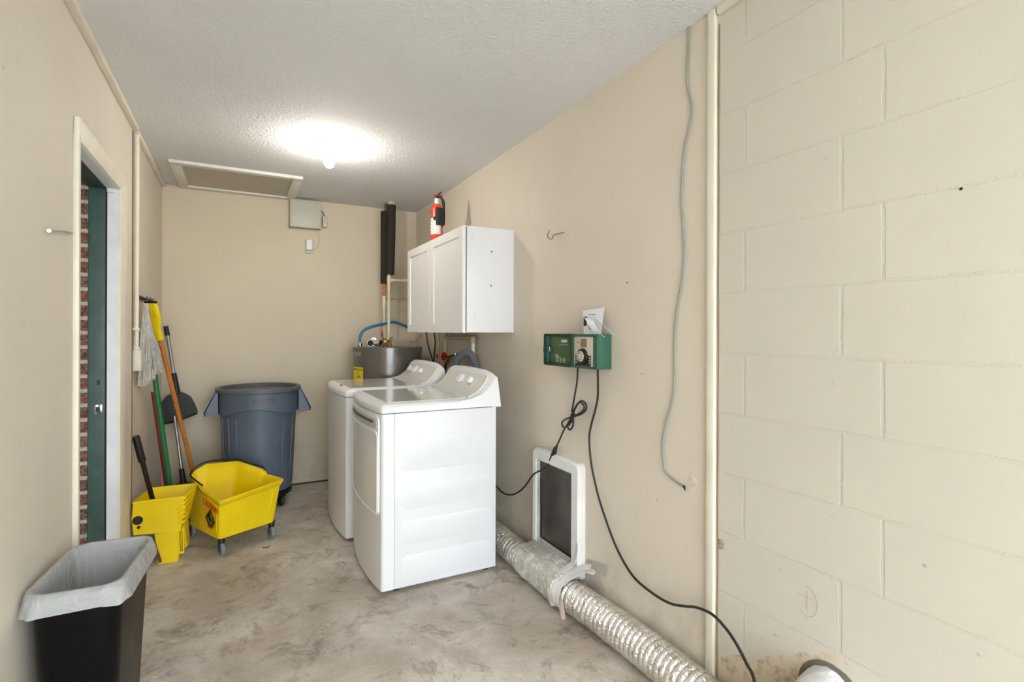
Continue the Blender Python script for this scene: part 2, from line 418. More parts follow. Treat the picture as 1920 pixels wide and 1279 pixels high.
# dark hairline beside the post
bm = B(); tube(bm, [(XR - 0.001, 1.229 + 0.001 * math.sin(i * 2.3), 0.02 + i * 0.23) for i in range(11)], 0.0022, 5)
struct('trim_5', bm, M('dark_joint2', (132, 112, 88), 0.9))
# thin dark strip along the foot of the back wall
struct('dark_line_back', boxb(XL, XR, YB - 0.004, YB, 0.0, 0.012), M('dark_foot_line', (62, 54, 48), 0.9))

# doorway: casing, jambs, green outer frame
d = bpy.data.objects.new('door_1', None); C.objects.link(d); d.location = (XL, (D0 + D1) / 2, 0); tag(d, 'doorway with white casing and green outer jamb', kind='structure')
CW = 0.082; CN = 0.022; CX = 0.017
obj('casing', prism(prism(prism(B(), [(D0 - CN, 0), (D0, 0), (D0, DZ), (D0 - CN, DZ + CW)], XL, XL + CX, 'YZ', 0.004),
     [(D0 - CN, DZ + CW), (D0, DZ), (D1, DZ), (D1 + CW + 0.09, DZ + CW)], XL, XL + CX, 'YZ', 0.004),
     [(D1, 0), (D1 + CW + 0.09, 0), (D1 + CW + 0.09, DZ + CW), (D1, DZ)], XL, XL + CX, 'YZ', 0.004), m_trim, d)
bm = B(); box(bm, XL - 0.034, XL + 0.006, D0 - 0.02, D0 + 0.003, 0, DZ); box(bm, XL - 0.034, XL + 0.006, D1 - 0.003, D1 + 0.02, 0, DZ); box(bm, XL - 0.034, XL + 0.006, D0 - 0.02, D1 + 0.02, DZ - 0.003, DZ + 0.02)
obj('jamb', bm, m_trimw, d)
obj('stop', boxb(XL - 0.034, XL - 0.004, D1 - 0.020, D1 - 0.003, DZ - 0.022, DZ - 0.003, 0.002), m_trimw, d)
bm = B(); box(bm, XL - 0.041, XL - 0.034, D1 - 0.002, D1 + 0.02, 0, DZ)
obj('weatherstrip', bm, m_dark, d)
bm = B(); box(bm, XL - 0.104, XL - 0.041, D1 - 0.004, D1 + 0.022, 0, DZ + 0.02, 0.001); box(bm, XL - 0.082, XL - 0.079, D1 - 0.006, D1, 0, DZ)
box(bm, XL - 0.104, XL - 0.041, D0 - 0.03, D0 + 0.002, 0, DZ + 0.02, 0.001)
gj = obj('outer_jamb', bm, m_green, d, label='green painted outer jamb')
bm = B(); box(bm, XL - 0.104, XL - 0.034, D0 - 0.03, D1, DZ - 0.006, DZ + 0.02, 0.001)
obj('outer_head', bm, m_dkgreen, d, label='dark green head of the outer frame')
sy = D1 - 0.004
zst = at(180, 768, Y=sy).z
bm = B(); box(bm, XL - 0.082, XL - 0.050, sy - 0.003, sy, zst - 0.022, zst + 0.022, 0.001)
sp_ = obj('strike_plate', bm, m_chrome, gj)
obj('latch_hole', boxb(XL - 0.074, XL - 0.060, sy - 0.0035, sy - 0.0022, zst - 0.012, zst + 0.012), m_black, sp_)
z2 = at(185, 717, Y=sy).z
obj('bolt_hole', boxb(XL - 0.070, XL - 0.058, sy - 0.0012, sy - 0.0002, z2 - 0.012, z2 + 0.012, 0.0), m_black, gj)
obj('threshold', boxb(XL - 0.20, XL, D0, D1, 0.0, 0.012, 0.003), m_ltgrey, d)

# ------------------------------------------------------------------ washer and dryer
def bowx(y, y0, y1, x0, b):
    t = (y - (y0 + y1) / 2) / ((y1 - y0) / 2); return x0 - b * (1 - t * t)
def appliance(name, label, y0, y1, x0, x1, bow, dryer):
    t = thing(name, label, 'dryer' if dryer else 'washer', ((x0 + x1) / 2, (y0 + y1) / 2, 0))
    ys = [y1 - (y1 - y0) * k / 20 for k in range(21)]
    zb, zs, zt = 0.02, 0.877, 0.922
    xs = x0 + 0.062
    def outline(g=0.0, xb=x1):
        f = [(bowx(y, y0, y1, x0, bow) - g, y) for y in ys]
        f[0] = (f[0][0] + 0.012, y1 + g); f[-1] = (f[-1][0], y0 - g)
        f.insert(1, (f[0][0] - 0.012, y1 - 0.012)); f.insert(-1, (bowx(y0, y0, y1, x0, bow) - g, y0 - g + 0.008)); f[-1] = (f[-1][0] + 0.008, y0 - g)
        return f + [(xb + g, y0 - g), (xb + g, y1 + g)]
    # side and back shell
    bm = B(); box(bm, xs + 0.0015, x1, y0, y1, zb, zs - 0.004, 0.002)
    body = obj('side_panel', bm, m_side, t)
    # embossed raised fields on the visible side
    if True:
        bm = B(); yy = y0
        for za, zb_ in ((0.585, 0.758), (0.40, 0.52), (0.225, 0.345), (0.05, 0.172)):
            o_ = rrect(xs + 0.035, x1 - 0.03, za, zb_, 0.03); i_ = rrect(xs + 0.041, x1 - 0.036, za + 0.006, zb_ - 0.006, 0.026)
            L = [[(p[0], yy, p[1]) for p in o_], [(p[0], yy - 0.0022, p[1]) for p in i_]]
            loft(bm, L, False, True)
        obj('embossing', bm, m_side, body)
    bm = B(); f = outline(xb=xs); loft(bm, [[(p[0], p[1], z) for p in f] for z in (zb, zs - 0.004)])
    front = obj('front_panel', bm, m_white, t, ang=28)
    # top with rounded edge
    bm = B(); L = []
    for g, z in ((-0.002, zs), (0.003, zs + 0.001), (0.004, zs + 0.022), (0.0, zs + 0.034), (-0.010, zs + 0.042), (-0.022, zt)):
        L.append([(p[0], p[1], z) for p in outline(g)])
    loft(bm, L); top = obj('top_panel', bm, m_white, t, ang=50)
    # glossy centre of the deck
    bm = B(); rr = [(max(p[0], bowx(p[1], y0, y1, x0, bow) + 0.045), p[1]) for p in rrect(x0 + 0.0, 1.10, y0 + 0.05, y1 - 0.05, 0.02)]
    loft(bm, [[(p[0], p[1], zt - 0.002) for p in rr], [(p[0], p[1], zt + 0.003) for p in rr]])
    obj('deck' if dryer else 'lid', bm, m_deck, t)
    # console
    prof = [(1.00, .915), (1.045, .9205), (1.08, .930), (1.115, .946), (1.150, .972), (1.176, 1.006), (1.188, 1.034), (1.196, 1.050), (1.208, 1.058), (1.220, 1.052), (1.226, 1.02), (1.243, .874), (1.20, .874)]
    off = x1 - 1.215
    bm = B(); L = []
    for k in range(19):
        s = k / 18; y = y0 - 0.003 + (y1 - y0 + 0.006) * s
        e = min(s, 1 - s) * 18
        sh = -0.022 if e < 0.5 else (-0.010 if e < 1.5 else (-0.004 if e < 2.5 else 0.0))
        cr = 0.010 * (1 - (2 * s - 1) ** 2)
        dx = 0.012 if e < 0.5 else 0.0
        L.append([(px_ + off + (dx if pz > 0.93 and px_ < 1.2 else 0), y, (pz + (sh + cr) * max(0, (pz - 0.92)) / 0.138)) for px_, pz in prof])
    loft(bm, L); cons = obj('console', bm, m_white, t, ang=40)
    # control face
    bm = B(); L = []; fp = [(1.075, .9285), (1.115, .946), (1.150, .972), (1.176, 1.006), (1.186, 1.030)]
    for k in range(15):
        s = k / 14; y = y0 + 0.045 + (y1 - y0 - 0.09) * s; cr = 0.010 * (1 - (2 * (y - y0) / (y1 - y0) - 1) ** 2)
        L.append([(a + off - 0.0028, y, b + cr * max(0, b - 0.92) / 0.138 + 0.0028) for a, b in fp] + [(a + off + 0.003, y, b - 0.004) for a, b in fp[::-1]])
    loft(bm, L); face = obj('control_face', bm, m_panel, t, label='pale grey control face', ang=50)
    # knobs
    ax = Vector((-0.75, 0, 0.66)).normalized()
    def knob(y, r, z=0.990, h=0.024):
        x = 1.164 + off; c = Vector((x, y, z + 0.004)) + ax * 0.001
        k_ = obj('knob', lathe(B(), [(0, 0), (r * 1.02, 0), (r, h * 0.7), (r * 0.9, h), (0, h)], c, ax, 28), m_wplast, t)
        obj('skirt', lathe(B(), [(0, -0.001), (r * 1.22, -0.001), (r * 1.16, 0.004), (0, 0.004)], c - Vector((0, 0.003, 0.003)), ax, 28), M('grey_skirt', (96, 98, 102), 0.4), k_)
    if dryer:
        knob(y0 + 0.355, 0.030); knob(y0 + 0.215, 0.021)
        c = Vector((1.164 + off, y0 + 0.115, 0.988)) + ax * 0.002
        obj('start_button', lathe(B(), [(0, 0), (0.011, 0), (0.010, 0.004), (0, 0.004)], c, ax, 20), M('grey_button', (176, 178, 180), 0.4), t)
    else:
        knob(y0 + 0.56, 0.020); knob(y0 + 0.43, 0.029); knob(y0 + 0.30, 0.020)
    # printed ticks around the dials
    for y_, r_ in (((y0 + 0.355), 0.048), ((y0 + 0.215), 0.036)) if dryer else (((y0 + 0.43), 0.046), ((y0 + 0.56), 0.034)):
        n_ = Vector((0, 1, 0)); b_ = ax.cross(n_); bm = B()
        for k in range(7):
            a = PI * (0.12 + 0.76 * k / 6); c = Vector((1.164 + off, y_, 0.994)) + ax * 0.0005 + (n_ * math.cos(a) + b_ * -math.sin(a)) * r_
            lathe(bm, [(0, -0.004), (0.0018, -0.004), (0.0018, 0.002), (0, 0.002)], c, ax, 6)
        obj('dial_marks', bm, m_grey, face)
    # feet
    for fx in (xs + 0.02, x1 - 0.04):
        for fy in (y0 + 0.045, y1 - 0.045):
            obj('foot', lathe(B(), [(0.018, 0), (0.02, 0.004), (0.02, 0.012), (0.01, 0.014), (0.01, 0.021)], (fx, fy, 0), seg=16), m_rub, t)
    if dryer:
        def bend(bm, g):
            for k in range(1, 16):
                y = y0 + (y1 - y0) * k / 16
                bmesh.ops.bisect_plane(bm, geom=bm.verts[:] + bm.edges[:] + bm.faces[:], plane_co=(0, y, 0), plane_no=(0, 1, 0))
            for v in bm.verts: v.co.x += bowx(v.co.y, y0, y1, x0, bow) - g
            return bm
        da, db, dz0, dz1 = y0 + 0.028, y1 - 0.028, 0.375, 0.862
        bm = B(); prism(bm, rrect(da, db, dz0, dz1, 0.035), -0.004, 0.004, 'YZ')
        for v in bm.verts:
            if v.co.x < 0: pass
        door = obj('door', bend(bm, 0.003), m_white, t, ang=50)
        bm = B(); ring_prism(bm, rrect(da + 0.004, db - 0.004, dz0 + 0.004, dz1 - 0.075, 0.035), rrect(da + 0.012, db - 0.012, dz0 + 0.012, dz1 - 0.084, 0.03), -0.005, 0.003, 'YZ')
        obj('door_rim', bend(bm, 0.006), m_wplast, door)
        bm = B(); prism(bm, rrect(da + 0.02, db - 0.02, dz1 - 0.066, dz1 - 0.014, 0.018), -0.002, 0.004, 'YZ')
        hr = obj('handle_recess', bend(bm, 0.0065), M('shaded_white', (205, 205, 208), 0.35), door)  # grey colour carries the shade of the handle recess
        bm = B(); prism(bm, rrect(da + 0.06, db - 0.07, dz1 - 0.040, dz1 - 0.026, 0.004), -0.002, 0.003, 'YZ')
        obj('pull_slot', bend(bm, 0.009), M('shaded_slot', (96, 98, 102), 0.5), hr)  # dark strip painted for the shade inside the pull groove
    else:
        # front latch notch of the lid
        c = at(640, 722, Z=0.925)
        obj('latch_notch', boxb(c.x - 0.006, c.x + 0.006, c.y - 0.022, c.y + 0.022, 0.918, 0.9265, 0.002), M('dark_notch', (60, 60, 62), 0.5), t)
    return t
appliance('dryer', 'white front-loading dryer nearest the camera, with a knobbed console and ribbed side', 2.490, 3.175, 0.605, 1.215, 0.030, True)
appliance('washing_machine', 'white top-loading washing machine behind the dryer, in front of the grey water heater', 3.232, 3.935, 0.570, 1.19, 0.030, False)

# ------------------------------------------------------------------ wall cabinet
t = thing('wall_cabinet', 'white two-door shaker cabinet mounted on the right wall above the dryer', 'cabinet', (1.29, 3.26, 1.271))
ca, cb_, cz0, cz1 = 2.715, 3.80, 1.271, 1.878
obj('shadow_gap', boxb(1.128, 1.140, ca + .006, cb_ - .006, cz0 + .006, cz1 - .006), m_black, t)  # black slab standing in for the shade between doors and carcass
obj('carcass', boxb(1.137, XR, ca, cb_, cz0, cz1, 0.0015), m_cabside, t)
for y0_, y1_ in ((2.717, 3.275), (3.282, 3.802)):
    bm = B(); fw = 0.058
    ring_prism(bm, [(y0_, cz0 - 0.002), (y1_, cz0 - 0.002), (y1_, cz1), (y0_, cz1)], [(y0_ + fw, cz0 + fw), (y1_ - fw, cz0 + fw), (y1_ - fw, cz1 - fw), (y0_ + fw, cz1 - fw)], 1.112, 1.131, 'YZ')
    bmesh.ops.bevel(bm, geom=[e for e in bm.edges if abs(e.verts[0].co.x - 1.112) < 1e-4 and abs(e.verts[1].co.x - 1.112) < 1e-4 and len(e.link_faces) == 2 and e.calc_face_angle(0) > 1], offset=0.003, segments=2, affect='EDGES')
    dr = obj('cabinet_door', bm, m_cab, t)
    obj('door_panel', boxb(1.1195, 1.128, y0_ + fw - 0.004, y1_ - fw + 0.004, cz0 + fw - 0.004, cz1 - fw + 0.004), m_cab, dr)
for u, v in ((922, 472), (921, 536)):
    p = at(u, v, Y=ca); obj('screw_hole', lathe(B(), [(0, 0), (0.0042, 0), (0.0035, 0.0012), (0, 0.0012)], p, (0, -1, 0), 12), m_black, t)
for u, v in ((886, 440), (884, 446), (882, 573), (890, 592), (877, 588)):
    p = at(u, v, Y=ca); obj('pin_dot', lathe(B(), [(0, 0), (0.0022, 0), (0.0018, 0.0008), (0, 0.0008)], p, (0, -1, 0), 8), m_grey, t)

# ------------------------------------------------------------------ fire extinguisher
ex, ey, ez = 1.185, 3.36, cz1
t = thing('fire_extinguisher', 'red fire extinguisher with white label and black bracket on top of the cabinet', 'fire extinguisher', (ex, ey, ez))
obj('cylinder', lathe(B(), [(0, 0.001), (0.034, 0.001), (0.040, 0.006), (0.040, 0.225), (0.037, 0.243), (0.028, 0.258), (0.014, 0.268), (0, 0.27)], (ex, ey, ez), seg=36), m_orange, t)
def cylpatch(cx, cy, r, a0, a1, z0, z1, th=0.0012, n=16):
    L = []
    for k in range(n + 1):
        a = a0 + (a1 - a0) * k / n; c, s = math.cos(a), math.sin(a)
        L.append([(cx + c * r, cy + s * r, z0), (cx + c * (r + th), cy + s * (r + th), z0), (cx + c * (r + th), cy + s * (r + th), z1), (cx + c * r, cy + s * r, z1)])
    return loft(B(), L)
dirc = math.atan2(-ey, -ex)
D = math.radians
lb = obj('label_sheet', cylpatch(ex, ey, 0.0402, dirc - D(120), dirc + D(38), ez + 0.055, ez + 0.165), M('label_white', (240, 236, 228), 0.4), t, label='white instruction label')
bm = B(); random.seed(3)
for k in range(7):
    a = dirc + D(-62 + (k % 2) * 18); z = ez + 0.07 + k * 0.0125
    loft(bm, [[(ex + math.cos(a + D(q)) * 0.0416, ey + math.sin(a + D(q)) * 0.0416, z + w) for w in (0, 0.0035)] + [(ex + math.cos(a + D(q)) * 0.0422, ey + math.sin(a + D(q)) * 0.0422, z + w) for w in (0.0035, 0)] for q in (0, 8, 16)])
obj('printing', bm, M('grey_ink', (110, 108, 110), 0.6), lb)
bm = B()
for q0 in (0.115, 0.150, 0.205):
    pass
bm = cylpatch(ex, ey, 0.041, dirc - D(8), dirc + D(150), ez + 0.115, ez + 0.235, 0.005)
br_ = obj('bracket', bm, m_black, t)
obj('strap', cylpatch(ex, ey, 0.0405, dirc - D(30), dirc + D(185), ez + 0.150, ez + 0.172, 0.009), m_black, br_)
obj('valve', lathe(B(), [(0.014, 0.262), (0.016, 0.27), (0.016, 0.30), (0.012, 0.306), (0, 0.306)], (ex, ey, ez), seg=20), M('white_valve', (225, 225, 222), 0.3), t)
tx = Vector((math.cos(dirc + PI / 2), math.sin(dirc + PI / 2), 0))
E0 = Vector((ex, ey, ez))
bm = B(); tube(bm, [E0 + tx * -0.012 + Vector((0, 0, .298)), E0 + tx * 0.02 + Vector((0, 0, .318)), E0 + tx * 0.045 + Vector((0, 0, .285)), E0 + tx * 0.05 + Vector((0, 0, .25))], 0.008, 8, sp=4)
tube(bm, [E0 + tx * -0.006 + Vector((0, 0, .31)), E0 + tx * 0.02 + Vector((0, 0, .342)), E0 + tx * 0.028 + Vector((0, 0, .35))], 0.006, 8, sp=3)
obj('lever', bm, m_black, t)
bm = B(); tube(bm, [E0 + tx * 0.035 + Vector((0, 0, .30)), E0 + tx * 0.047 + Vector((0, 0, .24)), E0 + tx * 0.049 + Vector((0, 0, .16)), E0 + tx * 0.046 + Vector((0, 0, .125))], 0.008, 10, sp=4)
obj('discharge_hose', bm, m_rub, t)
bm = B(); tube(bm, [E0 + tx * -0.022 + Vector((0, 0, .326)), E0 + tx * 0.04 + Vector((0, 0, .326))], 0.005, 8)
obj('safety_pin', bm, m_red, t)

# ------------------------------------------------------------------ water heater
hx, hy, hr_, hz = 1.085, 4.285, 0.288, 1.152
t = thing('water_heater', 'large grey cylindrical water heater standing in the back right corner', 'water heater', (hx, hy, 0))
obj('tank', lathe(B(), [(hr_ - 0.02, 0), (hr_ - 0.006, 0.0), (hr_ - 0.006, 0.05), (hr_ - 0.004, 0.055), (hr_ - 0.004, hz - 0.035)], (hx, hy, 0), seg=72), m_heater, t)
obj('tank_lid', lathe(B(), [(hr_, hz - 0.037), (hr_, hz - 0.004), (hr_ - 0.006, hz), (0, hz + 0.004)], (hx, hy, 0), seg=72), m_heater, t)
def heater_angle(u):
    d_ = ray(u, 690); d2 = Vector((d_.x, d_.y)); a_ = d2.dot(d2); b_ = -2 * (d2.x * hx + d2.y * hy); c_ = hx * hx + hy * hy - (hr_ - 0.003) ** 2
    disc = b_ * b_ - 4 * a_ * c_
    t_ = (-b_ - math.sqrt(max(disc, 0))) / (2 * a_); return math.atan2(d2.y * t_ - hy, d2.x * t_ - hx)
a0, a1 = heater_angle(663), heater_angle(680.5)
p_ = Vector((hx + math.cos(a1) * hr_, hy + math.sin(a1) * hr_, 0)); dd = p_.x * math.sin(YAW) + p_.y * math.cos(YAW)
zz = lambda v: H - (v - VY) * dd / F
if a1 < a0: a1 += 2 * PI
yl = obj('energy_label', cylpatch(hx, hy, hr_ - 0.0035, a0, a1, zz(722), zz(690)), m_ywall, t, label='yellow energy label with black print')
def hwarp(ac, zc):
    def f(c):
        a = ac + c.x / hr_; r = hr_ - 0.0018 + c.z
        return Vector((hx + math.cos(a) * r, hy + math.sin(a) * r, zc + c.y))
    return f
am = (a0 + a1) / 2
obj('label_print', text_bm('ENERGYGUIDE', 0.019, (0, 0, 0), (1, 0, 0), (0, 0, 1), 0.0004, warp=hwarp(am, zz(694.5))), m_black, yl)
bm = B()
for k, (w, v_) in enumerate(((0.018, 699), (0.07, 703), (0.035, 707), (0.08, 710))):
    h = 0.003 if k == 2 else 0.0008
    L = []
    for q in range(5):
        a = am + (0.02 if k == 2 else 0) / hr_ - w / 2 / hr_ + w / hr_ * q / 4; z = zz(v_)
        L.append([(hx + math.cos(a) * (hr_ - 0.0018 + e), hy + math.sin(a) * (hr_ - 0.0018 + e), z + g) for e, g in ((0, -h), (0.0005, -h), (0.0005, h), (0, h))])
    loft(bm, L)
obj('label_lines', bm, m_black, yl)
a0b, a1b = heater_angle(662), heater_angle(677)
if a1b < a0b: a1b += 2 * PI
stk = obj('sticker', cylpatch(hx, hy, hr_ - 0.0035, a0b, a1b, zz(669), zz(656), 0.0008), m_sticker, t, label='faded grey sticker')
# hot and cold nipples, relief valve and hose on top
for x_, y_ in ((1.125, 4.36), (1.09, 4.42)):
    obj('nipple', lathe(B(), [(0.017, hz), (0.017, hz + 0.02), (0.012, hz + 0.022), (0.012, hz + 0.05), (0.016, hz + 0.052), (0.016, hz + 0.07)], (x_, y_, 0), seg=16), m_brass, t)
bm = B(); box(bm, 1.05, 1.10, 4.27, 4.30, hz + 0.03, hz + 0.055, 0.004); lathe(bm, [(0.008, 0), (0.008, 0.05)], (1.075, 4.285, hz), seg=10)
tube(bm, [(1.06, 4.285, hz + 0.04), (1.03, 4.26, hz + 0.045)], 0.007, 8)
for k in range(4): box(bm, 1.085 + 0.012 * k, 1.093 + 0.012 * k, 4.29, 4.31, hz + 0.01 + 0.012 * k, hz + 0.04 + 0.014 * k, 0.002)
vv = obj('shutoff_valve', bm, m_brass, t)
c = at(716, 627, Y=4.25)
obj('valve_handle', lathe(B(), [(0, -0.003), (0.024, -0.003), (0.026, 0), (0.024, 0.003), (0, 0.003)], c, (0.9, -0.4, 0.1), 16), m_red, vv, label='red valve handle')
# foil wye fitting lying on the lid
c0 = at(701, 637, Y=4.2)
t2 = thing('vent_fitting', 'crumpled foil Y-shaped vent fitting lying on top of the water heater', 'fitting', (c0.x, 4.2, hz + 0.003))
bm = B(); V = Vector((c0.x, 4.2, hz + 0.036))
tube(bm, [V + Vector((0.0, 0.06, 0.012)), V + Vector((0, 0.0, 0.005))], 0.034, 20); jitter(bm, 0.003, 1, 40)
obj('body', bm, m_foil, t2)
for s in (-1, 1):
    bm = B(); A = V + Vector((s * 0.012, 0.01, 0)); Bp = V + Vector((s * 0.042 + 0.005, -0.045, -0.005))
    fr = frames([A, Bp]); L = []
    for i, (rr_) in ((0, 0.028), (1, 0.027), (1, 0.024), (0, 0.024)):
        p, t_, n, b = fr[i]; L.append([p + (n * math.cos(2 * PI * k / 20) + b * math.sin(2 * PI * k / 20)) * rr_ for k in range(20)])
    loft(bm, L, True, True); arm = obj('branch', bm, m_foil, t2)
    obj('opening', lathe(B(), [(0, 0), (0.0235, 0), (0.0235, 0.002), (0, 0.002)], A + (Bp - A) * 0.85, (Bp - A), 20), m_black, arm)
# blue hose arching over the heater
t3 = thing('blue_hose', 'blue flexible water hose arching from the water heater to behind the cabinet', 'hose', (0.86, 4.28, hz))
pts = [at(675, 641, Y=4.28), at(675, 632, Y=4.28), at(682, 620, Y=4.28), at(700, 612, Y=4.30), at(722, 607, Y=4.36), at(738, 604, Y=4.40), at(755, 609, Y=4.42), at(772, 617, Y=4.44), at(800, 622, Y=4.47)]
obj('hose_tube', tube(B(), pts, 0.0125, 12, sp=6), m_blue, t3)
obj('coupling', lathe(B(), [(0.015, 0), (0.016, 0.005), (0.016, 0.028), (0.013, 0.03)], (pts[0].x, pts[0].y, hz + 0.001), seg=14), m_chrome, t3)

# ------------------------------------------------------------------ pipes over the heater
P1 = Vector((1.128, 4.36, 0))
t = thing('insulated_pipe', 'nearer thick black foam-wrapped pipe dropping from the ceiling to the water heater', 'pipe', (P1.x, P1.y, hz))
zt1, zb1 = ZC - 0.002, at(732, 515, Y=4.36).z
p1t = at(734, 380, Y=4.36); p1b = at(731, 515, Y=4.36)
obj('foam_sleeve', tube(B(), [p1b, (p1b + p1t) / 2 + Vector((0.002, 0, 0)), Vector((p1t.x, 4.36, ZC - 0.03))], 0.037, 22), m_foam, t)
obj('copper_stub', tube(B(), [(p1t.x, 4.36, ZC - 0.04), (p1t.x + 0.002, 4.36, ZC - 0.001)], 0.033, 16), M('pipe_paint_dull', (190, 180, 160), 0.6), t)
x1_ = at(729, 600, Y=4.36).x
bm = B(); tube(bm, [(x1_, 4.36, hz + 0.055), (x1_, 4.36, p1b.z + 0.02)], 0.0125, 14)
obj('riser', bm, m_pvc, t)
zt_ = at(728, 525, Y=4.36).z
bm = B(); lathe(bm, [(0.017, -0.03), (0.018, -0.028), (0.018, 0.028), (0.017, 0.03)], (x1_, 4.36, zt_), seg=16)
tube(bm, [(x1_, 4.36, zt_), (x1_ + 0.04, 4.365, zt_)], 0.0165, 14)
obj('tee', bm, m_pvc, t)
bm = B(); tube(bm, [(x1_ + 0.03, 4.365, zt_), (XR - 0.01, 4.38, zt_ + 0.004)], 0.0105, 12); tube(bm, [(x1_ + 0.12, 4.37, zt_ + 0.001), (x1_ + 0.18, 4.373, zt_ + 0.002)], 0.015, 12)
obj('branch_pipe', bm, m_pvc, t)
P2 = at(720, 532, Y=4.46)
t = thing('insulated_pipe', 'farther black foam-wrapped pipe hanging lower behind the nearer one', 'pipe', (P2.x, 4.46, hz))
ztop2 = at(720, 397, Y=4.46).z
obj('foam_sleeve', tube(B(), [(P2.x + 0.006, 4.46, P2.z), (P2.x + 0.006, 4.46, ztop2)], 0.036, 22), m_foam, t)
obj('copper_stub', tube(B(), [(P2.x + 0.01, 4.46, ztop2 - 0.02), (P2.x + 0.012, 4.46, ZC - 0.001)], 0.012, 12), M('old_copper', (140, 96, 66), 0.5, metal=0.5), t)
zc_ = at(720, 556, Y=4.46).z
obj('copper_riser', tube(B(), [(P2.x, 4.46, zc_), (P2.x, 4.46, P2.z + 0.02)], 0.0115, 12), m_cop, t)
bm = B(); tube(bm, [(P2.x, 4.46, zc_ + 0.005), (P2.x, 4.46, zc_ - 0.11)], 0.015, 12); tube(bm, [(P2.x, 4.46, zc_ - 0.06), (P2.x + 0.03, 4.43, zc_ - 0.06)], 0.008, 8)
obj('valve', bm, m_pvc, t)
bm = B(); tube(bm, [(P2.x, 4.46, zc_ - 0.1), (P2.x + 0.003, 4.455, hz + 0.12), (P2.x + 0.02, 4.43, hz + 0.04)], 0.0085, 10, sp=3)
obj('riser', bm, m_pvc, t)
zb_ = at(740, 561, Y=4.47).z
obj('branch_pipe', tube(B(), [(P2.x, 4.47, zb_), (XR - 0.01, 4.47, zb_ + 0.01)], 0.0075, 10), m_dpipe, t)
# capped low pipe between washer and wall
t = thing('wall_conduit', 'thin beige pipe rising from the water heater lid to the wall behind the cabinet', 'pipe', (1.25, 4.38, hz))
obj('pipe_run', tube(B(), [at(770, 641, Y=4.4), at(778, 641, Y=4.42), at(788, 628, Y=4.5), at(796, 616, Y=4.55)], 0.006, 8, sp=4), m_dpipe, t)

# ------------------------------------------------------------------ plumbing under the cabinet
xw = 1.405
t = thing('supply_pipe', 'beige painted water pipe elbowing down the wall under the cabinet', 'pipe', (xw, 3.6, 1.0))
ya, yb2 = at(835, 640, X=xw).y, at(887, 632, X=xw).y; zh = at(870, 634, X=xw).z
bm = B(); tube(bm, [(xw, ya, 1.30), (xw, ya, 0.72)], 0.016, 12)
tube(bm, [(xw, at(822, 640, X=xw).y, 1.30), (xw, at(822, 640, X=xw).y, 0.75)], 0.0115, 12)
obj('vertical_run', bm, m_dpipe, t)
obj('horizontal_run', tube(B(), [(xw, ya, zh), (xw, yb2, zh)], 0.0135, 12), m_dpipe, t)
bm = B(); tube(bm, [(xw, yb2 + 0.03, zh), (xw, yb2, zh), (xw, yb2, zh - 0.035)], 0.0185, 12)
obj('elbow', bm, m_dpipe, t)
bm = B(); tube(bm, [(xw, yb2, zh - 0.02), (xw, yb2, 0.75)], 0.0135, 12); tube(bm, [(xw, yb2, zh - 0.10), (xw, yb2, zh - 0.14)], 0.018, 12)
obj('drop_pipe', bm, m_pvc, t)
t = thing('hose_bib', 'chrome laundry valve with a red handle under the cabinet', 'valve', (1.37, 3.65, 1.09))
v0 = at(856, 664, X=1.36); v1 = at(842, 668, X=1.38); v2 = at(832, 668, X=1.38)
bm = B(); tube(bm, [v1, v0], 0.014, 12); tube(bm, [v0, v0 + Vector((-0.01, -0.06, 0.012))], 0.01, 10); tube(bm, [v0, v0 + Vector((0.0, -0.05, -0.06))], 0.010, 10); tube(bm, [v0, (XR, v0.y + 0.02, v0.z)], 0.01, 10)
obj('valve_body', bm, m_chrome, t)
obj('stem', tube(B(), [v2, v1], 0.008, 10), m_black, t)
obj('handle', lathe(B(), [(0, -0.005), (0.030, -0.005), (0.033, 0), (0.030, 0.005), (0, 0.005)], v2, (0.45, -0.85, 0.0), 14), m_red, t, label='red round handle')
obj('supply_hose', tube(B(), [v1 + Vector((0, 0.0, -0.01)), v1 + Vector((-0.01, 0.05, -0.08)), v1 + Vector((-0.01, 0.07, -0.18)), v1 + Vector((-0.01, 0.07, -0.3))], 0.010, 10, sp=5), m_rub, t, label='black rubber supply hose')
obj('coupling', tube(B(), [v1 + Vector((0, 0.0, -0.005)), v1 + Vector((-0.006, 0.03, -0.05))], 0.014, 12), m_brass, t)
obj('low_handle', lathe(B(), [(0, -0.004), (0.012, -0.004), (0.012, 0.004), (0, 0.004)], at(819, 668, X=1.38) + Vector((0, 0, 0)), (0.45, -0.85, 0), 10), m_brass, t)
t = thing('drain_hose', 'grey corrugated drain hose looping up behind the dryer console', 'hose', (1.36, 3.37, 0.9))
pts = spline([at(850, 705, X=1.33), at(855, 680, X=1.345), at(868, 664, X=1.36), at(880, 663, X=1.375), at(889, 675, X=1.385), at(893, 700, X=1.39), (1.39, 3.14, 0.8)], 16)
L = []
for i, (p, tt, n, b) in enumerate(frames(pts)):
    r = 0.023 + (0.0035 if i % 2 else -0.001)
    L.append([p + (n * math.cos(2 * PI * k / 16) + b * math.sin(2 * PI * k / 16)) * r for k in range(16)])
obj('hose_tube', loft(B(), L), m_ghose, t, smooth=False)
for i, (pp, lab) in enumerate((([(798, 615), (802, 645), (810, 672), (814, 690)], 'left black cable hanging from the cabinet behind the washer'), ([(812, 615), (816, 640), (815, 656), (813, 690)], 'right black cable hanging from the cabinet behind the washer'))):
    bm = tube(B(), [at(u, v, X=1.41) for u, v in pp] + [at(815, 700, X=1.40) - Vector((0, 0, 0.15))], 0.006, 8, sp=5)
    obj('hanging_cable', bm, m_rub, None, lab, 'cable', group=None)

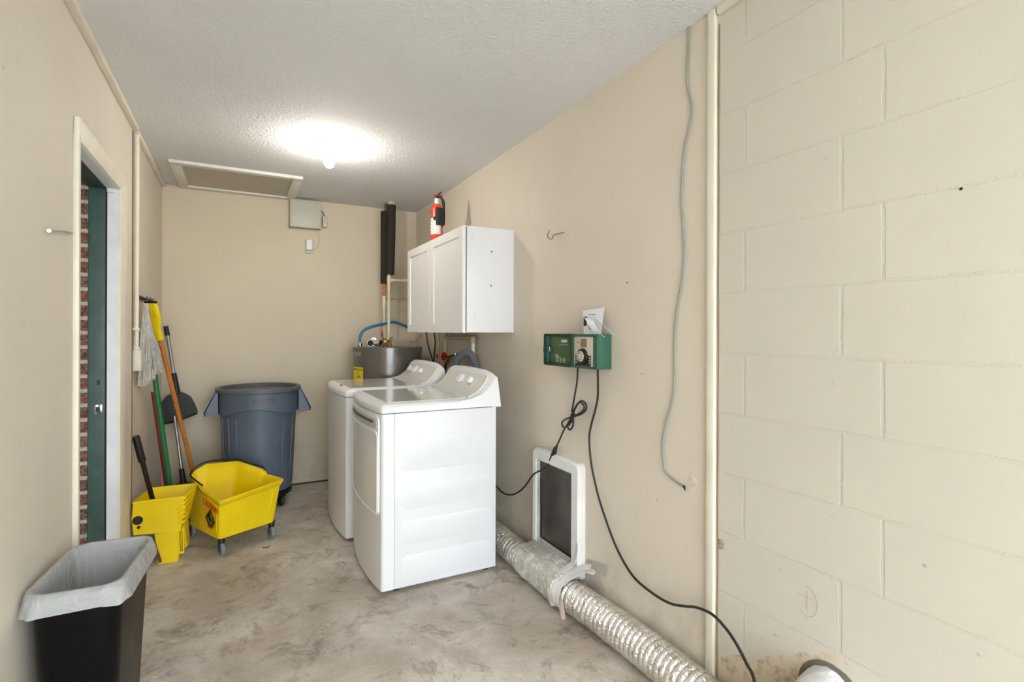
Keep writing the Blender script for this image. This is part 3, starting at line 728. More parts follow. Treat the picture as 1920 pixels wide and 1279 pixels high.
# ------------------------------------------------------------------ grey trash can and its dolly
cx, cy = 0.128, 4.26
t = thing('dolly', 'black round wheeled dolly under the grey trash can', 'dolly', (cx, cy, 0))
bm = B(); ring_prism(bm, [(cx + 0.225 * math.cos(2 * PI * k / 40), cy + 0.225 * math.sin(2 * PI * k / 40)) for k in range(40)], [(cx + 0.12 * math.cos(2 * PI * k / 40), cy + 0.12 * math.sin(2 * PI * k / 40)) for k in range(40)], 0.085, 0.115, 'XY')
obj('platform', bm, m_black, t)
for k in range(5):
    a = -0.75 + k * 2 * PI / 5; wx, wy = cx + 0.195 * math.cos(a), cy + 0.195 * math.sin(a)
    bm = B(); lathe(bm, [(0.03, 0.08), (0.03, 0.088), (0, 0.088)], (wx, wy, 0), seg=14); box(bm, wx - 0.017, wx - 0.013, wy - 0.015, wy + 0.02, 0.025, 0.085, 0.001); box(bm, wx + 0.013, wx + 0.017, wy - 0.015, wy + 0.02, 0.025, 0.085, 0.001)
    c_ = obj('caster', bm, m_black, t)
    obj('wheel', lathe(B(), [(0, -0.011), (0.034, -0.011), (0.0375, -0.007), (0.0375, 0.007), (0.034, 0.011), (0, 0.011)], (wx, wy, 0.038), (1, 0.2, 0), 20), m_rub, c_)
t = thing('trash_can', 'large grey round plastic trash can with side handles against the back wall', 'trash can', (cx, cy, 0.118))
R0, R1, zb0, zt0 = 0.228, 0.268, 0.118, 0.866
prof = [(R0 - 0.03, zb0), (R0 - 0.006, zb0 + 0.004), (R0, zb0 + 0.03)]
for k in range(9):
    s = k / 8; prof.append((R0 + (R1 - 0.012 - R0) * (0.04 + s * 0.76), zb0 + 0.04 + s * 0.50))
prof += [(R1 - 0.010, 0.700), (R1 - 0.004, 0.705), (R1 - 0.002, 0.76), (R1, 0.84)]
inner = [(R1 - 0.006, 0.84), (R1 - 0.02, 0.70), (R0, zb0 + 0.05), (R0 - 0.02, zb0 + 0.02), (0, zb0 + 0.02)]
bm = B(); SEG = 64; L = []
for r, z in prof + inner:
    ring = []
    for k in range(SEG):
        a = 2 * PI * k / SEG; zz_ = z
        if 0.66 < z < 0.72 and r > R1 - 0.014: zz_ = z + 0.022 * math.cos(3 * (a - D(262)) )
        ring.append((cx + r * math.cos(a), cy + r * math.sin(a), zz_))
    L.append(ring)
loft(bm, L); obj('can_body', bm, m_can, t, ang=40)
obj('rim', lathe(B(), [(R1 - 0.008, 0.836), (R1 + 0.012, 0.836), (R1 + 0.017, 0.842), (R1 + 0.018, 0.862), (R1 + 0.012, 0.869), (R1 - 0.004, 0.869), (R1 - 0.010, 0.864), (R1 - 0.010, 0.84)], (cx, cy, 0), seg=64), m_canrim, t)
# vertical flutes of the lower body
bm = B()
for a in (218, 233, 292, 307, 330, 200):
    a = D(a)
    tube(bm, [(cx + (R0 + 0.001) * math.cos(a), cy + (R0 + 0.001) * math.sin(a), zb0 + 0.06), (cx + (R1 - 0.016) * math.cos(a), cy + (R1 - 0.016) * math.sin(a), 0.66)], 0.004, 6)
obj('flutes', bm, m_can, t)
for s in (-1, 1):
    yy = cy
    hd = B(); x_ = cx + s * (R1 - 0.004)
    poly = [(0, 0.842), (0.018, 0.842), (0.085, 0.700), (0.078, 0.680), (0.0, 0.665)]
    prism(hd, [(x_ + s * a, z) for a, z in poly], yy - 0.075, yy - 0.068, 'XZ'); prism(hd, [(x_ + s * a, z) for a, z in poly], yy + 0.068, yy + 0.075, 'XZ')
    prism(hd, [(x_ + s * a, z) for a, z in ((0.012, 0.845), (0.022, 0.842), (0.089, 0.700), (0.083, 0.676), (0.074, 0.680), (0.078, 0.700))], yy - 0.075, yy + 0.075, 'XZ')
    obj('handle', hd, m_can, t)
def canwarp(c):
    a = D(270) + (c.x + 0.02) / R1; r = R1 + 0.0008 + c.z
    return Vector((cx + r * math.cos(a), cy + r * math.sin(a), 0.785 + c.y))
obj('lettering', text_bm('BRUTE', 0.05, (0, 0, 0), (1, 0, 0), (0, 0, 1), 0.0008, warp=canwarp), m_rubtext, t, label='faded brown lettering')

# ------------------------------------------------------------------ yellow mop bucket
rim = [Vector(p) for p in ((-.095, 3.253, .335), (-.192, 3.58, .335), (-.262, 3.83, .35), (-.245, 3.875, .37), (-.186, 3.90, .40), (-.012, 3.85, .41), (.034, 3.79, .40), (.128, 3.715, .37), (.145, 3.70, .345), (.238, 3.548, .34))]
bot = [Vector((a, b, 0.105)) for a, b in ((-.101, 3.325), (-.19, 3.51), (-.268, 3.67), (-.258, 3.70), (-.21, 3.745), (-.04, 3.785), (.0, 3.765), (.09, 3.66), (.105, 3.64), (.192, 3.49))]
def rounded(loop, r=0.022, n=3, idx=(0, 2, 5, 9)):
    out = []
    for i, p in enumerate(loop):
        a, b = loop[i - 1], loop[(i + 1) % len(loop)]
        rr = r if i in idx else r * 0.35
        da = (a - p); db = (b - p); ra = min(rr, da.length * 0.4); rb = min(rr, db.length * 0.4)
        A, Bq = p + da.normalized() * ra, p + db.normalized() * rb
        for k in range(n + 1):
            s = k / n; out.append((A * (1 - s) + p * s) * (1 - s) + (p * (1 - s) + Bq * s) * s)
    return out
def off(loop, d, dz=0.0):
    c = sum(loop, Vector()) / len(loop); o = []
    for p in loop:
        v = p - c; v.z = 0; o.append(p + v.normalized() * d + Vector((0, 0, dz)))
    return o
rimR, botR = rounded(rim), rounded(bot)
mid = [b * 0.12 + a * 0.88 for a, b in zip(rimR, botR)]
bc = sum(bot, Vector()) / len(bot)
t = thing('mop_bucket', 'yellow mop bucket on casters with a caution sign, in front of the grey trash can', 'bucket', (bc.x, bc.y, 0))
bm = B(); loft(bm, [botR, mid, off(mid, 0.004, 0.002), off(rimR, 0.016, -0.004), off(rimR, 0.016, 0.004), off(rimR, 0.010, 0.008), rimR, off(rimR, -0.006, -0.006), off(mid, -0.012), off(botR, -0.012, 0.012)])
obj('tub', bm, m_yel, t, ang=40)
# raised curve moulded on the end face
A0, A1 = rim[0], rim[9]; q0, q1 = bot[0], bot[9]
def endface(s, h, o=0.0):
    p = (q0 * (1 - s) + q1 * s) * (1 - h) + (A0 * (1 - s) + A1 * s) * h
    n = (q1 - q0).cross(A0 - q0).normalized(); n = n if n.y < 0 else -n
    return p + n * o
bm = B(); tube(bm, [endface(.86, .86, .003), endface(.85, .5, .003), endface(.80, .28, .003), endface(.66, .15, .003), endface(.42, .13, .003)], 0.004, 8, sp=6)
obj('moulded_rib', bm, m_yel, t)
obj('wear_spot', lathe(B(), [(0, 0), (0.004, 0), (0.003, 0.001), (0, 0.001)], endface(.70, .42, 0.001), (0, -1, 0), 8), m_rub, t)
# side face with the caution sign
r0, r1 = rim[0], rim[1]
def sideface(s, h, o=0.0):
    a, b = bot[0], bot[1]; p = (a * (1 - s) + b * s) * (1 - h) + (rim[0] * (1 - s) + rim[1] * s) * h
    n = (b - a).cross(rim[0] - a).normalized(); n = n if n.x < 0 else -n
    return p + n * o
R_ = (sideface(0, .5) - sideface(1, .5)).normalized(); U_ = (sideface(.5, 1) - sideface(.5, 0)).normalized()
SL = (bot[1] - bot[0]).length * 0.35 + (rim[1] - rim[0]).length * 0.65; SH = (sideface(.5, 1) - sideface(.5, 0)).length
def signtext(s, size, h, m, par, wide=1.0):
    bm = text_bm(s, size, (0, 0, 0), (1, 0, 0), (0, 0, 1), 0.0005, warp=lambda c: sideface(.5 - c.x * wide / SL, h + c.y / SH, 0.0035 + c.z)); return obj('sign_word', bm, m, par)
sg = B(); loft(sg, [[sideface(.14, .16, o), sideface(.90, .16, o), sideface(.90, .80, o), sideface(.14, .80, o)] for o in (-0.002, 0.0025)])
sg = obj('caution_sign', sg, M('yellow_orange_print', (248, 204, 14), 0.4), t)
signtext('CAUTION', 0.050, .73, m_red, sg, 1.15)
bm = B()
dm = [(.5, .66), (.78, .40), (.60, .235), (.36, .235), (.22, .40)]
dmi = [(.5, .585), (.68, .40), (.58, .285), (.40, .285), (.32, .40)]
loft(bm, [[sideface(s, h, 0.002) for s, h in dm], [sideface(s, h, 0.0045) for s, h in dm], [sideface(s, h, 0.0045) for s, h in dmi], [sideface(s, h, 0.002) for s, h in dmi], [sideface(s, h, 0.002) for s, h in dm]], False, False)
tube(bm, [sideface(.50, .53, .004), sideface(.56, .45, .004), sideface(.47, .38, .004), sideface(.60, .31, .004)], 0.006, 6)
tube(bm, [sideface(.54, .46, .004), sideface(.42, .42, .004), sideface(.40, .33, .004)], 0.005, 6)
obj('warning_symbol', bm, m_black, sg)
signtext('CUIDADO', 0.018, .205, m_red, sg)
# bail handle
hp = [rim[1] * 0.75 + rim[2] * 0.25 + Vector((0.012, 0, 0.0)), rim[2] * 0.7 + rim[1] * 0.3 + Vector((-0.01, 0, 0.012)), rim[2] + Vector((-0.012, 0.0, 0.02)), rim[3] + Vector((-0.004, 0.01, 0.03)), rim[4] + Vector((0, 0.012, 0.022)), rim[5] * 0.5 + rim[4] * 0.5 + Vector((0, 0.02, 0.022)), rim[5] + Vector((0.0, 0.014, 0.018)), rim[6] + Vector((0.014, 0.016, 0.012)), rim[7] + Vector((0.01, 0.018, 0.018)), rim[7] + Vector((0.012, 0.0, 0.0))]
obj('bail_handle', tube(B(), hp, 0.0045, 8, sp=5), m_black, t)
def caster(x, y, par, rot=0.0):
    bm = B(); lathe(bm, [(0.022, 0.098), (0.022, 0.107), (0, 0.107)], (x, y, 0), seg=14); lathe(bm, [(0.016, 0.07), (0.018, 0.085), (0.012, 0.1)], (x, y, 0), seg=14)
    for s in (-1, 1):
        prism(bm, [(y - 0.016, 0.078), (y + 0.016, 0.078), (y + 0.010, 0.030), (y - 0.010, 0.030)], x + s * 0.014 - 0.0015, x + s * 0.014 + 0.0015, 'YZ')
    c_ = obj('caster', bm, m_black, par)
    w = obj('wheel', lathe(B(), [(0.018, -0.010), (0.034, -0.011), (0.038, -0.006), (0.038, 0.006), (0.034, 0.011), (0.018, 0.010)], (x, y, 0.038), (1, 0.35, 0), 24), m_tyre, c_)
for u, v in ((415, 1043), (509, 1010), (361, 1006)):
    p = at(u, v, Z=0); caster(p.x, p.y + 0.01, t)
caster(0.02, 3.73, t)

# ------------------------------------------------------------------ wringer
t = thing('mop_wringer', 'yellow mop wringer standing on the floor by the left wall, beside the mop bucket', 'wringer', (-.36, 3.46, 0))
yf = 3.37
topo = [Vector(p) for p in ((-.498, yf - .01, .366), (-.272, yf - .01, .366), (-.222, 3.585, .372), (-.452, 3.60, .372), (-.503, 3.45, .35))]
mido = [Vector(p) for p in ((-.507, yf, .27), (-.268, yf, .30), (-.232, 3.56, .31), (-.46, 3.58, .31), (-.508, 3.45, .28))]
boto = [Vector(p) for p in ((-.497, yf, .185), (-.287, yf, .172), (-.262, 3.52, .185), (-.44, 3.54, .185), (-.497, 3.44, .185))]
topi = off(topo, -0.010); midi = off(mido, -0.018)
bm = B(); loft(bm, [boto, mido, off(topo, 0.0, -0.012), off(topo, 0.004, -0.01), off(topo, 0.004), topi, midi, off(boto, -0.03, 0.02)])
basin = obj('basin', bm, m_yel, t, ang=30)
bm = B()                                                     # stepped ribs wrapping the right corner
for k in range(6):
    z = .345 - k * 0.026; a = Vector((-.305 + k * 0.002, yf - 0.001, z)); b_ = Vector((-.270 - k * .001, yf - 0.001, z + 0.006)); c_ = Vector((-.238 - k * 0.004, 3.50, z + 0.012))
    tube(bm, [a, b_ + Vector((0.0, -0.001, 0)), b_ + Vector((.006, 0.02, .002)), c_ + Vector((0.002, 0, 0))], 0.0085, 8, sp=3)
obj('ribs', bm, m_yel, basin)
bm = B(); loft(bm, [[Vector(p) for p in q] for q in (
    ((-.392, 3.385, 0.0), (-.297, 3.385, 0.0), (-.297, 3.47, 0.0), (-.392, 3.47, 0.0)),
    ((-.405, 3.378, .178), (-.292, 3.378, .178), (-.290, 3.49, .178), (-.405, 3.49, .178)))])
bmesh.ops.bevel(bm, geom=bm.edges[:], offset=0.004, segments=2, affect='EDGES')
obj('chute', bm, m_yel, t)
bm = B(); loft(bm, [[Vector(p) for p in q] for q in (
    ((-.294, 3.475, 0.02), (-.262, 3.50, 0.035), (-.255, 3.54, 0.04), (-.294, 3.53, 0.02)),
    ((-.290, 3.42, .18), (-.272, 3.42, .18), (-.262, 3.53, .185), (-.290, 3.53, .18)))])
obj('rear_foot', bm, m_yel, t)
bm = B(); ring_prism(bm, [(-.30 + a, 0.03 + b) for a, b in ((0, 0), (0.028, 0.0), (0.028, 0.14), (0, 0.14))], [(-.30 + a, 0.03 + b) for a, b in ((0.008, 0.012), (0.022, 0.012), (0.022, 0.13), (0.008, 0.13))], 3.415, 3.425, 'XZ')
obj('foot_frame', bm, m_yel, t)
obj('hinge_strip', prism(B(), [(-.43, .165), (-.412, .165), (-.372, .02), (-.384, .012)], 3.372, 3.384, 'XZ'), M('dark_rust_strip', (84, 62, 44), 0.6), t, label='dark rusty strip')
p = at(258, 976, Y=yf); obj('pivot_hole', lathe(B(), [(0, 0), (0.024, 0), (0.023, 0.002), (0, 0.002)], (p.x, yf - 0.0005, p.z), (0, -1, 0), 20), m_black, basin)
p = at(260, 989, Y=yf); obj('pin_hole', lathe(B(), [(0, 0), (0.009, 0), (0.008, 0.002), (0, 0.002)], (p.x, yf - 0.0005, p.z), (0, -1, 0), 12), m_rub, basin)
ha, hb = Vector((-.424, 3.50, .30)), Vector((-.497, 3.435, .69))
bar = obj('lever', tube(B(), [ha, hb], 0.0125, 10), M('dark_steel_lever', (44, 34, 30), 0.4, metal=0.4), t, label='dark lever')
obj('grip', tube(B(), [ha + (hb - ha) * 0.66, ha + (hb - ha) * 0.69, hb, hb + (hb - ha).normalized() * 0.01], 0.018, 14, rf=lambda s: 0.0175 if s > 0.9 else 0.0185), m_black, bar)

# ------------------------------------------------------------------ mop, brooms, dustpan
mt = Vector((-.468, 3.71, 1.44)); mb = at(381, 962, Z=0.0)
mb = Vector((mb.x, mb.y, 0.0)); md = (mb - mt).normalized()
t = thing('string_mop', 'string mop with an orange wooden handle and yellow clamp, strings hanging on the left wall', 'mop', tuple(mb))
hs = mt + md * 0.20
obj('handle', tube(B(), [hs - md * 0.03, mb + Vector((0, 0, 0.004))], 0.0135, 14), m_wood, t, label='orange wooden handle')
sidev = Vector((math.cos(YAW), -math.sin(YAW), 0)); sidev = (sidev - md * sidev.dot(md)).normalized(); nv = md.cross(sidev)
L = []
for s, w, h in ((0.0, .030, .012), (0.015, .034, .014), (0.10, .036, .014), (0.125, .030, .015), (0.155, .019, .017), (0.21, .0175, .0175), (0.235, .016, .016)):
    c = mt + md * s
    L.append([c + sidev * (w * math.copysign(abs(math.cos(a)) ** 0.6, math.cos(a))) + nv * (h * math.copysign(abs(math.sin(a)) ** 0.6, math.sin(a))) for a in [2 * PI * k / 20 for k in range(20)]])
cl = obj('clamp', loft(B(), L), m_yel2, t, label='yellow plastic clamp')
bm = B()
for k in (-1, 1): tube(bm, [mt + md * 0.045 + sidev * 0.010 * k - nv * 0.0145, mt + md * 0.085 + sidev * 0.012 * k - nv * 0.0145], 0.002, 6)
for k in (-1, 1): tube(bm, [mt + md * 0.045 + sidev * 0.010 * k + nv * 0.0145, mt + md * 0.085 + sidev * 0.012 * k + nv * 0.0145], 0.002, 6)
obj('embossed_marks', bm, M('dark_yellow_print', (190, 150, 10), 0.5), cl)
bm = B(); tube(bm, [mt - sidev * 0.034 - md * 0.004, mt + sidev * 0.034 - md * 0.004], 0.008, 8)
obj('clamp_bar', bm, m_black, cl)
random.seed(11); bm = B()
for k in range(56):
    s = k / 55; j = lambda a: random.uniform(-a, a)
    top_ = Vector((-.485 + j(.008), 3.66 + j(.03), 1.425 + j(.01)))
    lowz = 1.0 + j(.02) + 0.07 * s * s; end = Vector((-.500 + s * .075 + j(.006), 3.52 + s * .25 + j(.02), lowz))
    m1 = top_ * 0.55 + end * 0.45 + Vector((j(.006), j(.02) - .03, j(.02))); m2 = top_ * 0.2 + end * 0.8 + Vector((j(.008), j(.02) - .01, 0.02))
    for q in (top_, m1, m2, end): q.x = max(q.x, XL + 0.008)
    tube(bm, [top_, m1, m2, end, end + Vector((j(.006), j(.01), -0.03))], 0.0029, 5, sp=3)
obj('strings', bm, m_string, t, label='hanging grey cotton strings')
bm = B(); box(bm, XL - 0.004, XL + 0.012, 3.52, 3.80, 1.452, 1.475, 0.003)
for y_ in (3.56, 3.64, 3.70, 3.78): tube(bm, [(XL + 0.01, y_, 1.463), (XL + 0.045, y_, 1.455), (XL + 0.05, y_, 1.468)], 0.004, 6)
obj('wall_hook_rail', bm, m_black, None, 'short black hook rail on the left wall above the string mop', 'hook')
gt, gb = at(277, 612, X=-.487), at(331, 1000, Z=0.0)
t = thing('broom', 'green broom handle with a white tip leaning beside the string mop', 'broom', (gb.x, gb.y, 0))
g0, g1 = Vector(gt), Vector((gb.x, gb.y, 0.0)); gd = (g1 - g0)
obj('pole', tube(B(), [g0 + gd * 0.13, g1], 0.0145, 14), m_gpole, t)
obj('pole_tip', tube(B(), [g0, g0 + gd * 0.14], 0.0125, 14), m_wplast, t, label='white tip')
rb = at(322, 990, Z=0.0); rt = at(287, 735, X=-.487)
t = thing('broom', 'dark red broom handle leaning just left of the green one', 'broom', (rb.x, rb.y, 0))
obj('pole', tube(B(), [rt, Vector((rb.x, rb.y + 0.03, 0.0))], 0.012, 12), m_rpole, t)
# dustpan hanging by the pole, at the back left corner
py = 4.54
g_top, g_mid, g_soc = at(311, 612, Y=4.60), at(314, 628, Y=4.595), at(326, 702, Y=py)
t = thing('dustpan', 'black upright dustpan with a silver handle hung against the back wall', 'dustpan', (g_soc.x, py, 0.6))
tubev = (g_soc - g_mid)
obj('handle_tube', tube(B(), [g_mid - tubev * 0.03, g_soc], 0.0125, 14), m_alu, t, label='silver tube')
bm = B(); tube(bm, [g_mid + tubev * 0.02, g_top], 0.0155, 14)
obj('hanging_cap', bm, m_black, t)
obj('socket', tube(B(), [g_soc - tubev * 0.02, g_soc + tubev * 0.5], 0.019, 14, rf=lambda s: 0.018 + 0.006 * s), m_black, t)
def PP(u, v, y=py): return at(u, v, Y=y)
poly = [(300, 797), (300, 757), (313, 742), (325, 738), (334, 735), (345, 738), (357, 745), (364, 757), (370, 772), (369, 776), (335, 788)]
bm = B(); f_ = [PP(u, v, py) for u, v in poly]; b_ = [PP(u, v, py) + Vector((0, 0.055, 0)) for u, v in poly]
loft(bm, [b_, f_]); bmesh.ops.bevel(bm, geom=bm.edges[:], offset=0.004, segments=2, affect='EDGES')
pan = obj('pan', bm, m_black, t)
bm = B()
for k in range(7):
    u = 309 + k * 8.2; v0_, v1_ = 758 - k * 0.8, 780 - k * 2.6
    tube(bm, [PP(u, v0_, py - 0.001), PP(u + 0.5, v1_, py - 0.001)], 0.0035, 6)
obj('pan_ribs', bm, M('dark_grey_rib', (70, 70, 72), 0.4), pan)  # ribs in a lighter grey than the pan
obj('pan_lip', tube(B(), [PP(299, 797, py - 0.004), PP(335, 789, py - 0.004), PP(370, 775, py - 0.004)], 0.006, 8), m_black, pan)
b0, b1 = PP(328, 785, 4.5), PP(341, 885, 4.42); bv = b1 - b0
t = thing('broom', 'silver-handled broom standing behind the wringer below the black dustpan', 'broom', (b1.x + 0.02, 4.40, 0))
obj('pole', tube(B(), [b0 - bv * 0.05, b1], 0.011, 14), m_alu, t, label='silver tube')
b2 = b1 + bv * 0.10
obj('socket', tube(B(), [b1 - bv * 0.06, b1 + bv * 0.12, b1 + bv * 0.28], 0.018, 12, rf=lambda s: 0.0165 + 0.009 * s * s), m_black, t)
zt_b = (b1 + bv * 0.2).z; xb_ = (b1 + bv * 0.2).x; yb_ = (b1 + bv * 0.2).y
bm = prism(B(), [(xb_ - .10, zt_b - .03), (xb_ - .03, zt_b), (xb_ + .03, zt_b), (xb_ + .10, zt_b - .03), (xb_ + .11, zt_b - .06), (xb_ - .11, zt_b - .06)], yb_ - .02, yb_ + .02, 'XZ', 0.003)
obj('head', bm, m_black, t)
bm = prism(B(), [(xb_ - .105, zt_b - .058), (xb_ + .105, zt_b - .058), (xb_ + .13, 0.0), (xb_ - .13, 0.0)], yb_ - .018, yb_ + .018, 'XZ')
obj('bristles', bm, M('dark_bristle', (50, 46, 44), 0.9, bump=0.6, bs=200), t)

# ------------------------------------------------------------------ outlet box and conduit on the left wall
yo_ = 3.52
t = thing('outlet_box', 'white painted surface outlet box fed by a thin conduit on the left wall', 'outlet box', (XL, 3.50, 1.05))
obj('box_body', boxb(XL - 0.004, XL + 0.04, 3.415, 3.53, 1.055, 1.17, 0.005), M('painted_box', (222, 214, 196), 0.5), t)
bm = B(); tube(bm, [(XL + 0.012, 3.47, 1.165), (XL + 0.012, 3.47, ZC - 0.03)], 0.011, 12)
cdt = obj('conduit', bm, m_trim, t)
obj('clip', boxb(XL - 0.002, XL + 0.026, 3.445, 3.495, 1.275, 1.29, 0.002), m_trim, cdt)
obj('coupling', lathe(B(), [(0.016, 0), (0.016, 0.02)], (XL + 0.012, 3.47, 1.165), seg=12), m_trim, cdt)

# ------------------------------------------------------------------ black bin and liner
bx, by, ba = -0.378, 1.945, D(-5)
def brot(x, y, z): return Vector((bx + x * math.cos(ba) - y * math.sin(ba), by + x * math.sin(ba) + y * math.cos(ba), z))
def bloop(hw, hl, z, r=0.05, n=6): return [brot(p[0], p[1], z) for p in rrect(-hw, hw, -hl, hl, r, n)]
ZT = 0.575
t = thing('waste_bin', 'tall black plastic waste bin against the left wall in the near corner', 'waste bin', (bx, by, 0))
bm = B(); loft(bm, [bloop(.074, .135, 0.0, .035), bloop(.078, .140, .01, .035), bloop(.101, .178, ZT - .03, .05), bloop(.106, .183, ZT - .03, .05), bloop(.107, .184, ZT - .004, .05), bloop(.103, .180, ZT - .002, .05), bloop(.099, .176, ZT - .03, .05), bloop(.074, .136, .012, .035)])
obj('bin_body', bm, m_lbin, t, ang=50)
# liner
from mathutils import noise as mn
def lw(loop, amp, seed, hz_=0.0):
    o = []
    for i, p in enumerate(loop):
        c = Vector((bx, by, p.z)); v = (p - c).normalized(); a = math.atan2(v.y, v.x)
        n = mn.noise(Vector((math.cos(a) * 4, math.sin(a) * 4, seed * .4))) + 0.8 * mn.noise(Vector((math.cos(a) * 12, math.sin(a) * 12, seed * .5 + 5)))
        q = p + v * amp * n + Vector((0, 0, hz_ * mn.noise(Vector((math.cos(a) * 3, math.sin(a) * 3, seed + 9)))))
        q.x = max(q.x, XL + 0.004); o.append(q)
    return o
N_ = 14
def bl(hw, hl, z, r): return bloop(hw, hl, z, r, N_)
bm = B(); loft(bm, [lw(bl(.121, .198, ZT - .050, .055), .009, 1, .012), lw(bl(.120, .197, ZT - .036, .055), .008, 2, .004), lw(bl(.117, .194, ZT - .012, .055), .005, 3), lw(bl(.112, .189, ZT + .005, .055), .003, 4),
    lw(bl(.099, .176, ZT + .004, .05), .002, 5), lw(bl(.091, .168, ZT - .03, .05), .005, 5.3), lw(bl(.084, .158, ZT - .09, .048), .007, 5.6), lw(bl(.078, .148, ZT - .16, .045), .008, 5.9), lw(bl(.070, .136, ZT - .27, .04), .008, 6.3), lw(bl(.058, .118, ZT - .40, .03), .006, 6.8)], False, True)
ln = obj('bin_liner', bm, m_liner, None, 'translucent white plastic bag lining the black waste bin, folded over its rim', 'bin liner', ang=80)

# ------------------------------------------------------------------ ceiling lamp
t = thing('ceiling_lamp', 'bare lit bulb in a white porcelain lampholder on the ceiling', 'lamp', (BULB[0], BULB[1], ZC))
obj('lampholder', lathe(B(), [(0.055, 0), (0.058, -0.006), (0.052, -0.014), (0.034, -0.026), (0.026, -0.034), (0.024, -0.052), (0.018, -0.054)], (BULB[0], BULB[1], ZC), seg=36), M('white_porcelain', (232, 230, 224), 0.25), t)
prof = [(0.013, -0.048), (0.014, -0.060), (0.018, -0.075), (0.027, -0.092), (0.030, -0.106), (0.028, -0.120), (0.020, -0.132), (0.010, -0.137), (0, -0.138)]
obj('bulb', lathe(B(), prof, (BULB[0], BULB[1], ZC), seg=28), m_bulb, t, label='glowing bulb')
# ------------------------------------------------------------------ attic hatch
hx0, hx1, hy0, hy1 = -.408, .395, 3.955, 4.632
t = thing('attic_hatch', 'attic hatch with white frame and grey-brown panel in the ceiling', 'hatch', ((hx0 + hx1) / 2, (hy0 + hy1) / 2, ZC))
bm = B(); fwid = 0.062
box(bm, hx0, hx1, hy0, hy0 + fwid, ZC - 0.02, ZC, 0.002); box(bm, hx0, hx0 + fwid, hy0 + fwid, hy1, ZC - 0.019, ZC, 0.002); box(bm, hx1 - fwid, hx1, hy0 + fwid, hy1, ZC - 0.019, ZC, 0.002)
box(bm, hx0, hx1, hy1 - fwid, hy1, ZC - 0.02, ZC, 0.002)
obj('frame', bm, M('hatch_frame_white', (226, 224, 216), 0.5), t)
obj('panel', boxb(hx0 + fwid, hx1 - fwid, hy0 + fwid, hy1 - fwid, ZC - 0.008, ZC), m_ply, t)

# ------------------------------------------------------------------ alarm box, transformer, sensor on the back wall
t = thing('metal_wall_box', 'square pale grey metal control box high on the back wall', 'box', (.473, YB, 2.125))
obj('enclosure', boxb(.356, .590, YB - .065, YB, 2.130, 2.352, 0.002), m_dpipe, t)
obj('cover', boxb(.360, .598, YB - .072, YB - .062, 2.132, 2.356, 0.002), m_ltgrey, t)
t = thing('plug_transformer', 'small beige transformer beside the metal wall box', 'transformer', (.62, YB, 2.15))
obj('case', boxb(.612, .652, YB - .05, YB, 2.155, 2.245, 0.004), m_beige, t)
obj('lead', tube(B(), [(.592, YB - .03, 2.285), (.612, YB - .03, 2.29), (.624, YB - .03, 2.265), (.628, YB - .03, 2.245)], 0.003, 6, sp=4), m_black, t)
t = thing('wall_sensor', 'small white wall sensor below the metal box on the back wall', 'sensor', (.51, YB, 1.93))
p0, p1 = at(572, 449, Y=YB), at(587, 476, Y=YB)
obj('back_plate', boxb(p0.x, p1.x, YB - .012, YB, p1.z, p0.z, 0.002), m_beige, t)
obj('lens', boxb(p0.x + .006, p1.x - .008, YB - .04, YB - .010, p1.z + .025, p0.z - .003, 0.009), m_wplast, t)
wp = [at(596, 436, Y=YB - .01), at(599, 450, Y=YB - .006), at(595, 463, Y=YB - .006), at(588, 470, Y=YB - .006)]
obj('sensor_wire', tube(B(), wp, 0.0028, 6, sp=5), m_beige, t)

# ------------------------------------------------------------------ irrigation timer
t = thing('irrigation_timer', 'green irrigation timer with its door open on the right wall', 'timer', (XR, 1.95, 1.11))
ty0, ty1, tz0, tz1, tx0 = 1.798, 1.988, 1.112, 1.264, 1.358
bm = B(); box(bm, tx0 + 0.012, XR, ty0, ty1, tz0, tz1, 0.004)
bx_ = obj('case', bm, m_tgreen, t)
bm = B(); ring_prism(bm, rrect(ty0 - .001, ty1 + .001, tz0 - .001, tz1 + .001, 0.008), rrect(ty0 + .007, ty1 - .007, tz0 + .008, tz1 - .008, 0.006), tx0, tx0 + 0.014, 'YZ')
obj('case_rim', bm, m_tgreen, bx_)
pl = obj('control_plate', boxb(tx0 + .006, tx0 + .0125, ty0 + .035, ty1 - .009, tz0 + .010, tz1 - .010, 0.001), m_beige, t, label='beige control plate')
obj('hinge_column', boxb(tx0 + .003, tx0 + .0125, ty0 + .010, ty0 + .033, tz0 + .012, tz1 - .012, 0.002), m_tgreen, t)
yc_ = (ty0 + .035 + ty1 - .009) / 2
obj('lcd_screen', boxb(tx0 + .004, tx0 + .0065, yc_ - .026, yc_ + .018, tz1 - .058, tz1 - .020, 0.0008), m_lcd, pl, label='olive display')
bm = B(); prism(bm, [(yc_ - .057, tz0 + .012), (yc_ + .060, tz0 + .012), (yc_ + .060, tz0 + .062), (yc_ + .028, tz0 + .062), (yc_ + .022, tz0 + .072), (yc_ - .022, tz0 + .072), (yc_ - .028, tz0 + .060), (yc_ - .057, tz0 + .060)], tx0 + .0045, tx0 + .006, 'YZ')
bp = obj('dial_backing', bm, m_black, pl)
dz_ = tz0 + .053
dial = obj('dial', lathe(B(), [(0, 0), (0.036, 0), (0.034, 0.010), (0.026, 0.011), (0, 0.011)], (tx0 + .0045, yc_, dz_), (-1, 0, 0), 32), m_black, pl)
obj('dial_disc', lathe(B(), [(0, 0), (0.024, 0), (0.023, 0.003), (0, 0.003)], (tx0 - .0065, yc_ + .004, dz_), (-1, 0, 0), 28), m_beige, dial)
bm = B()
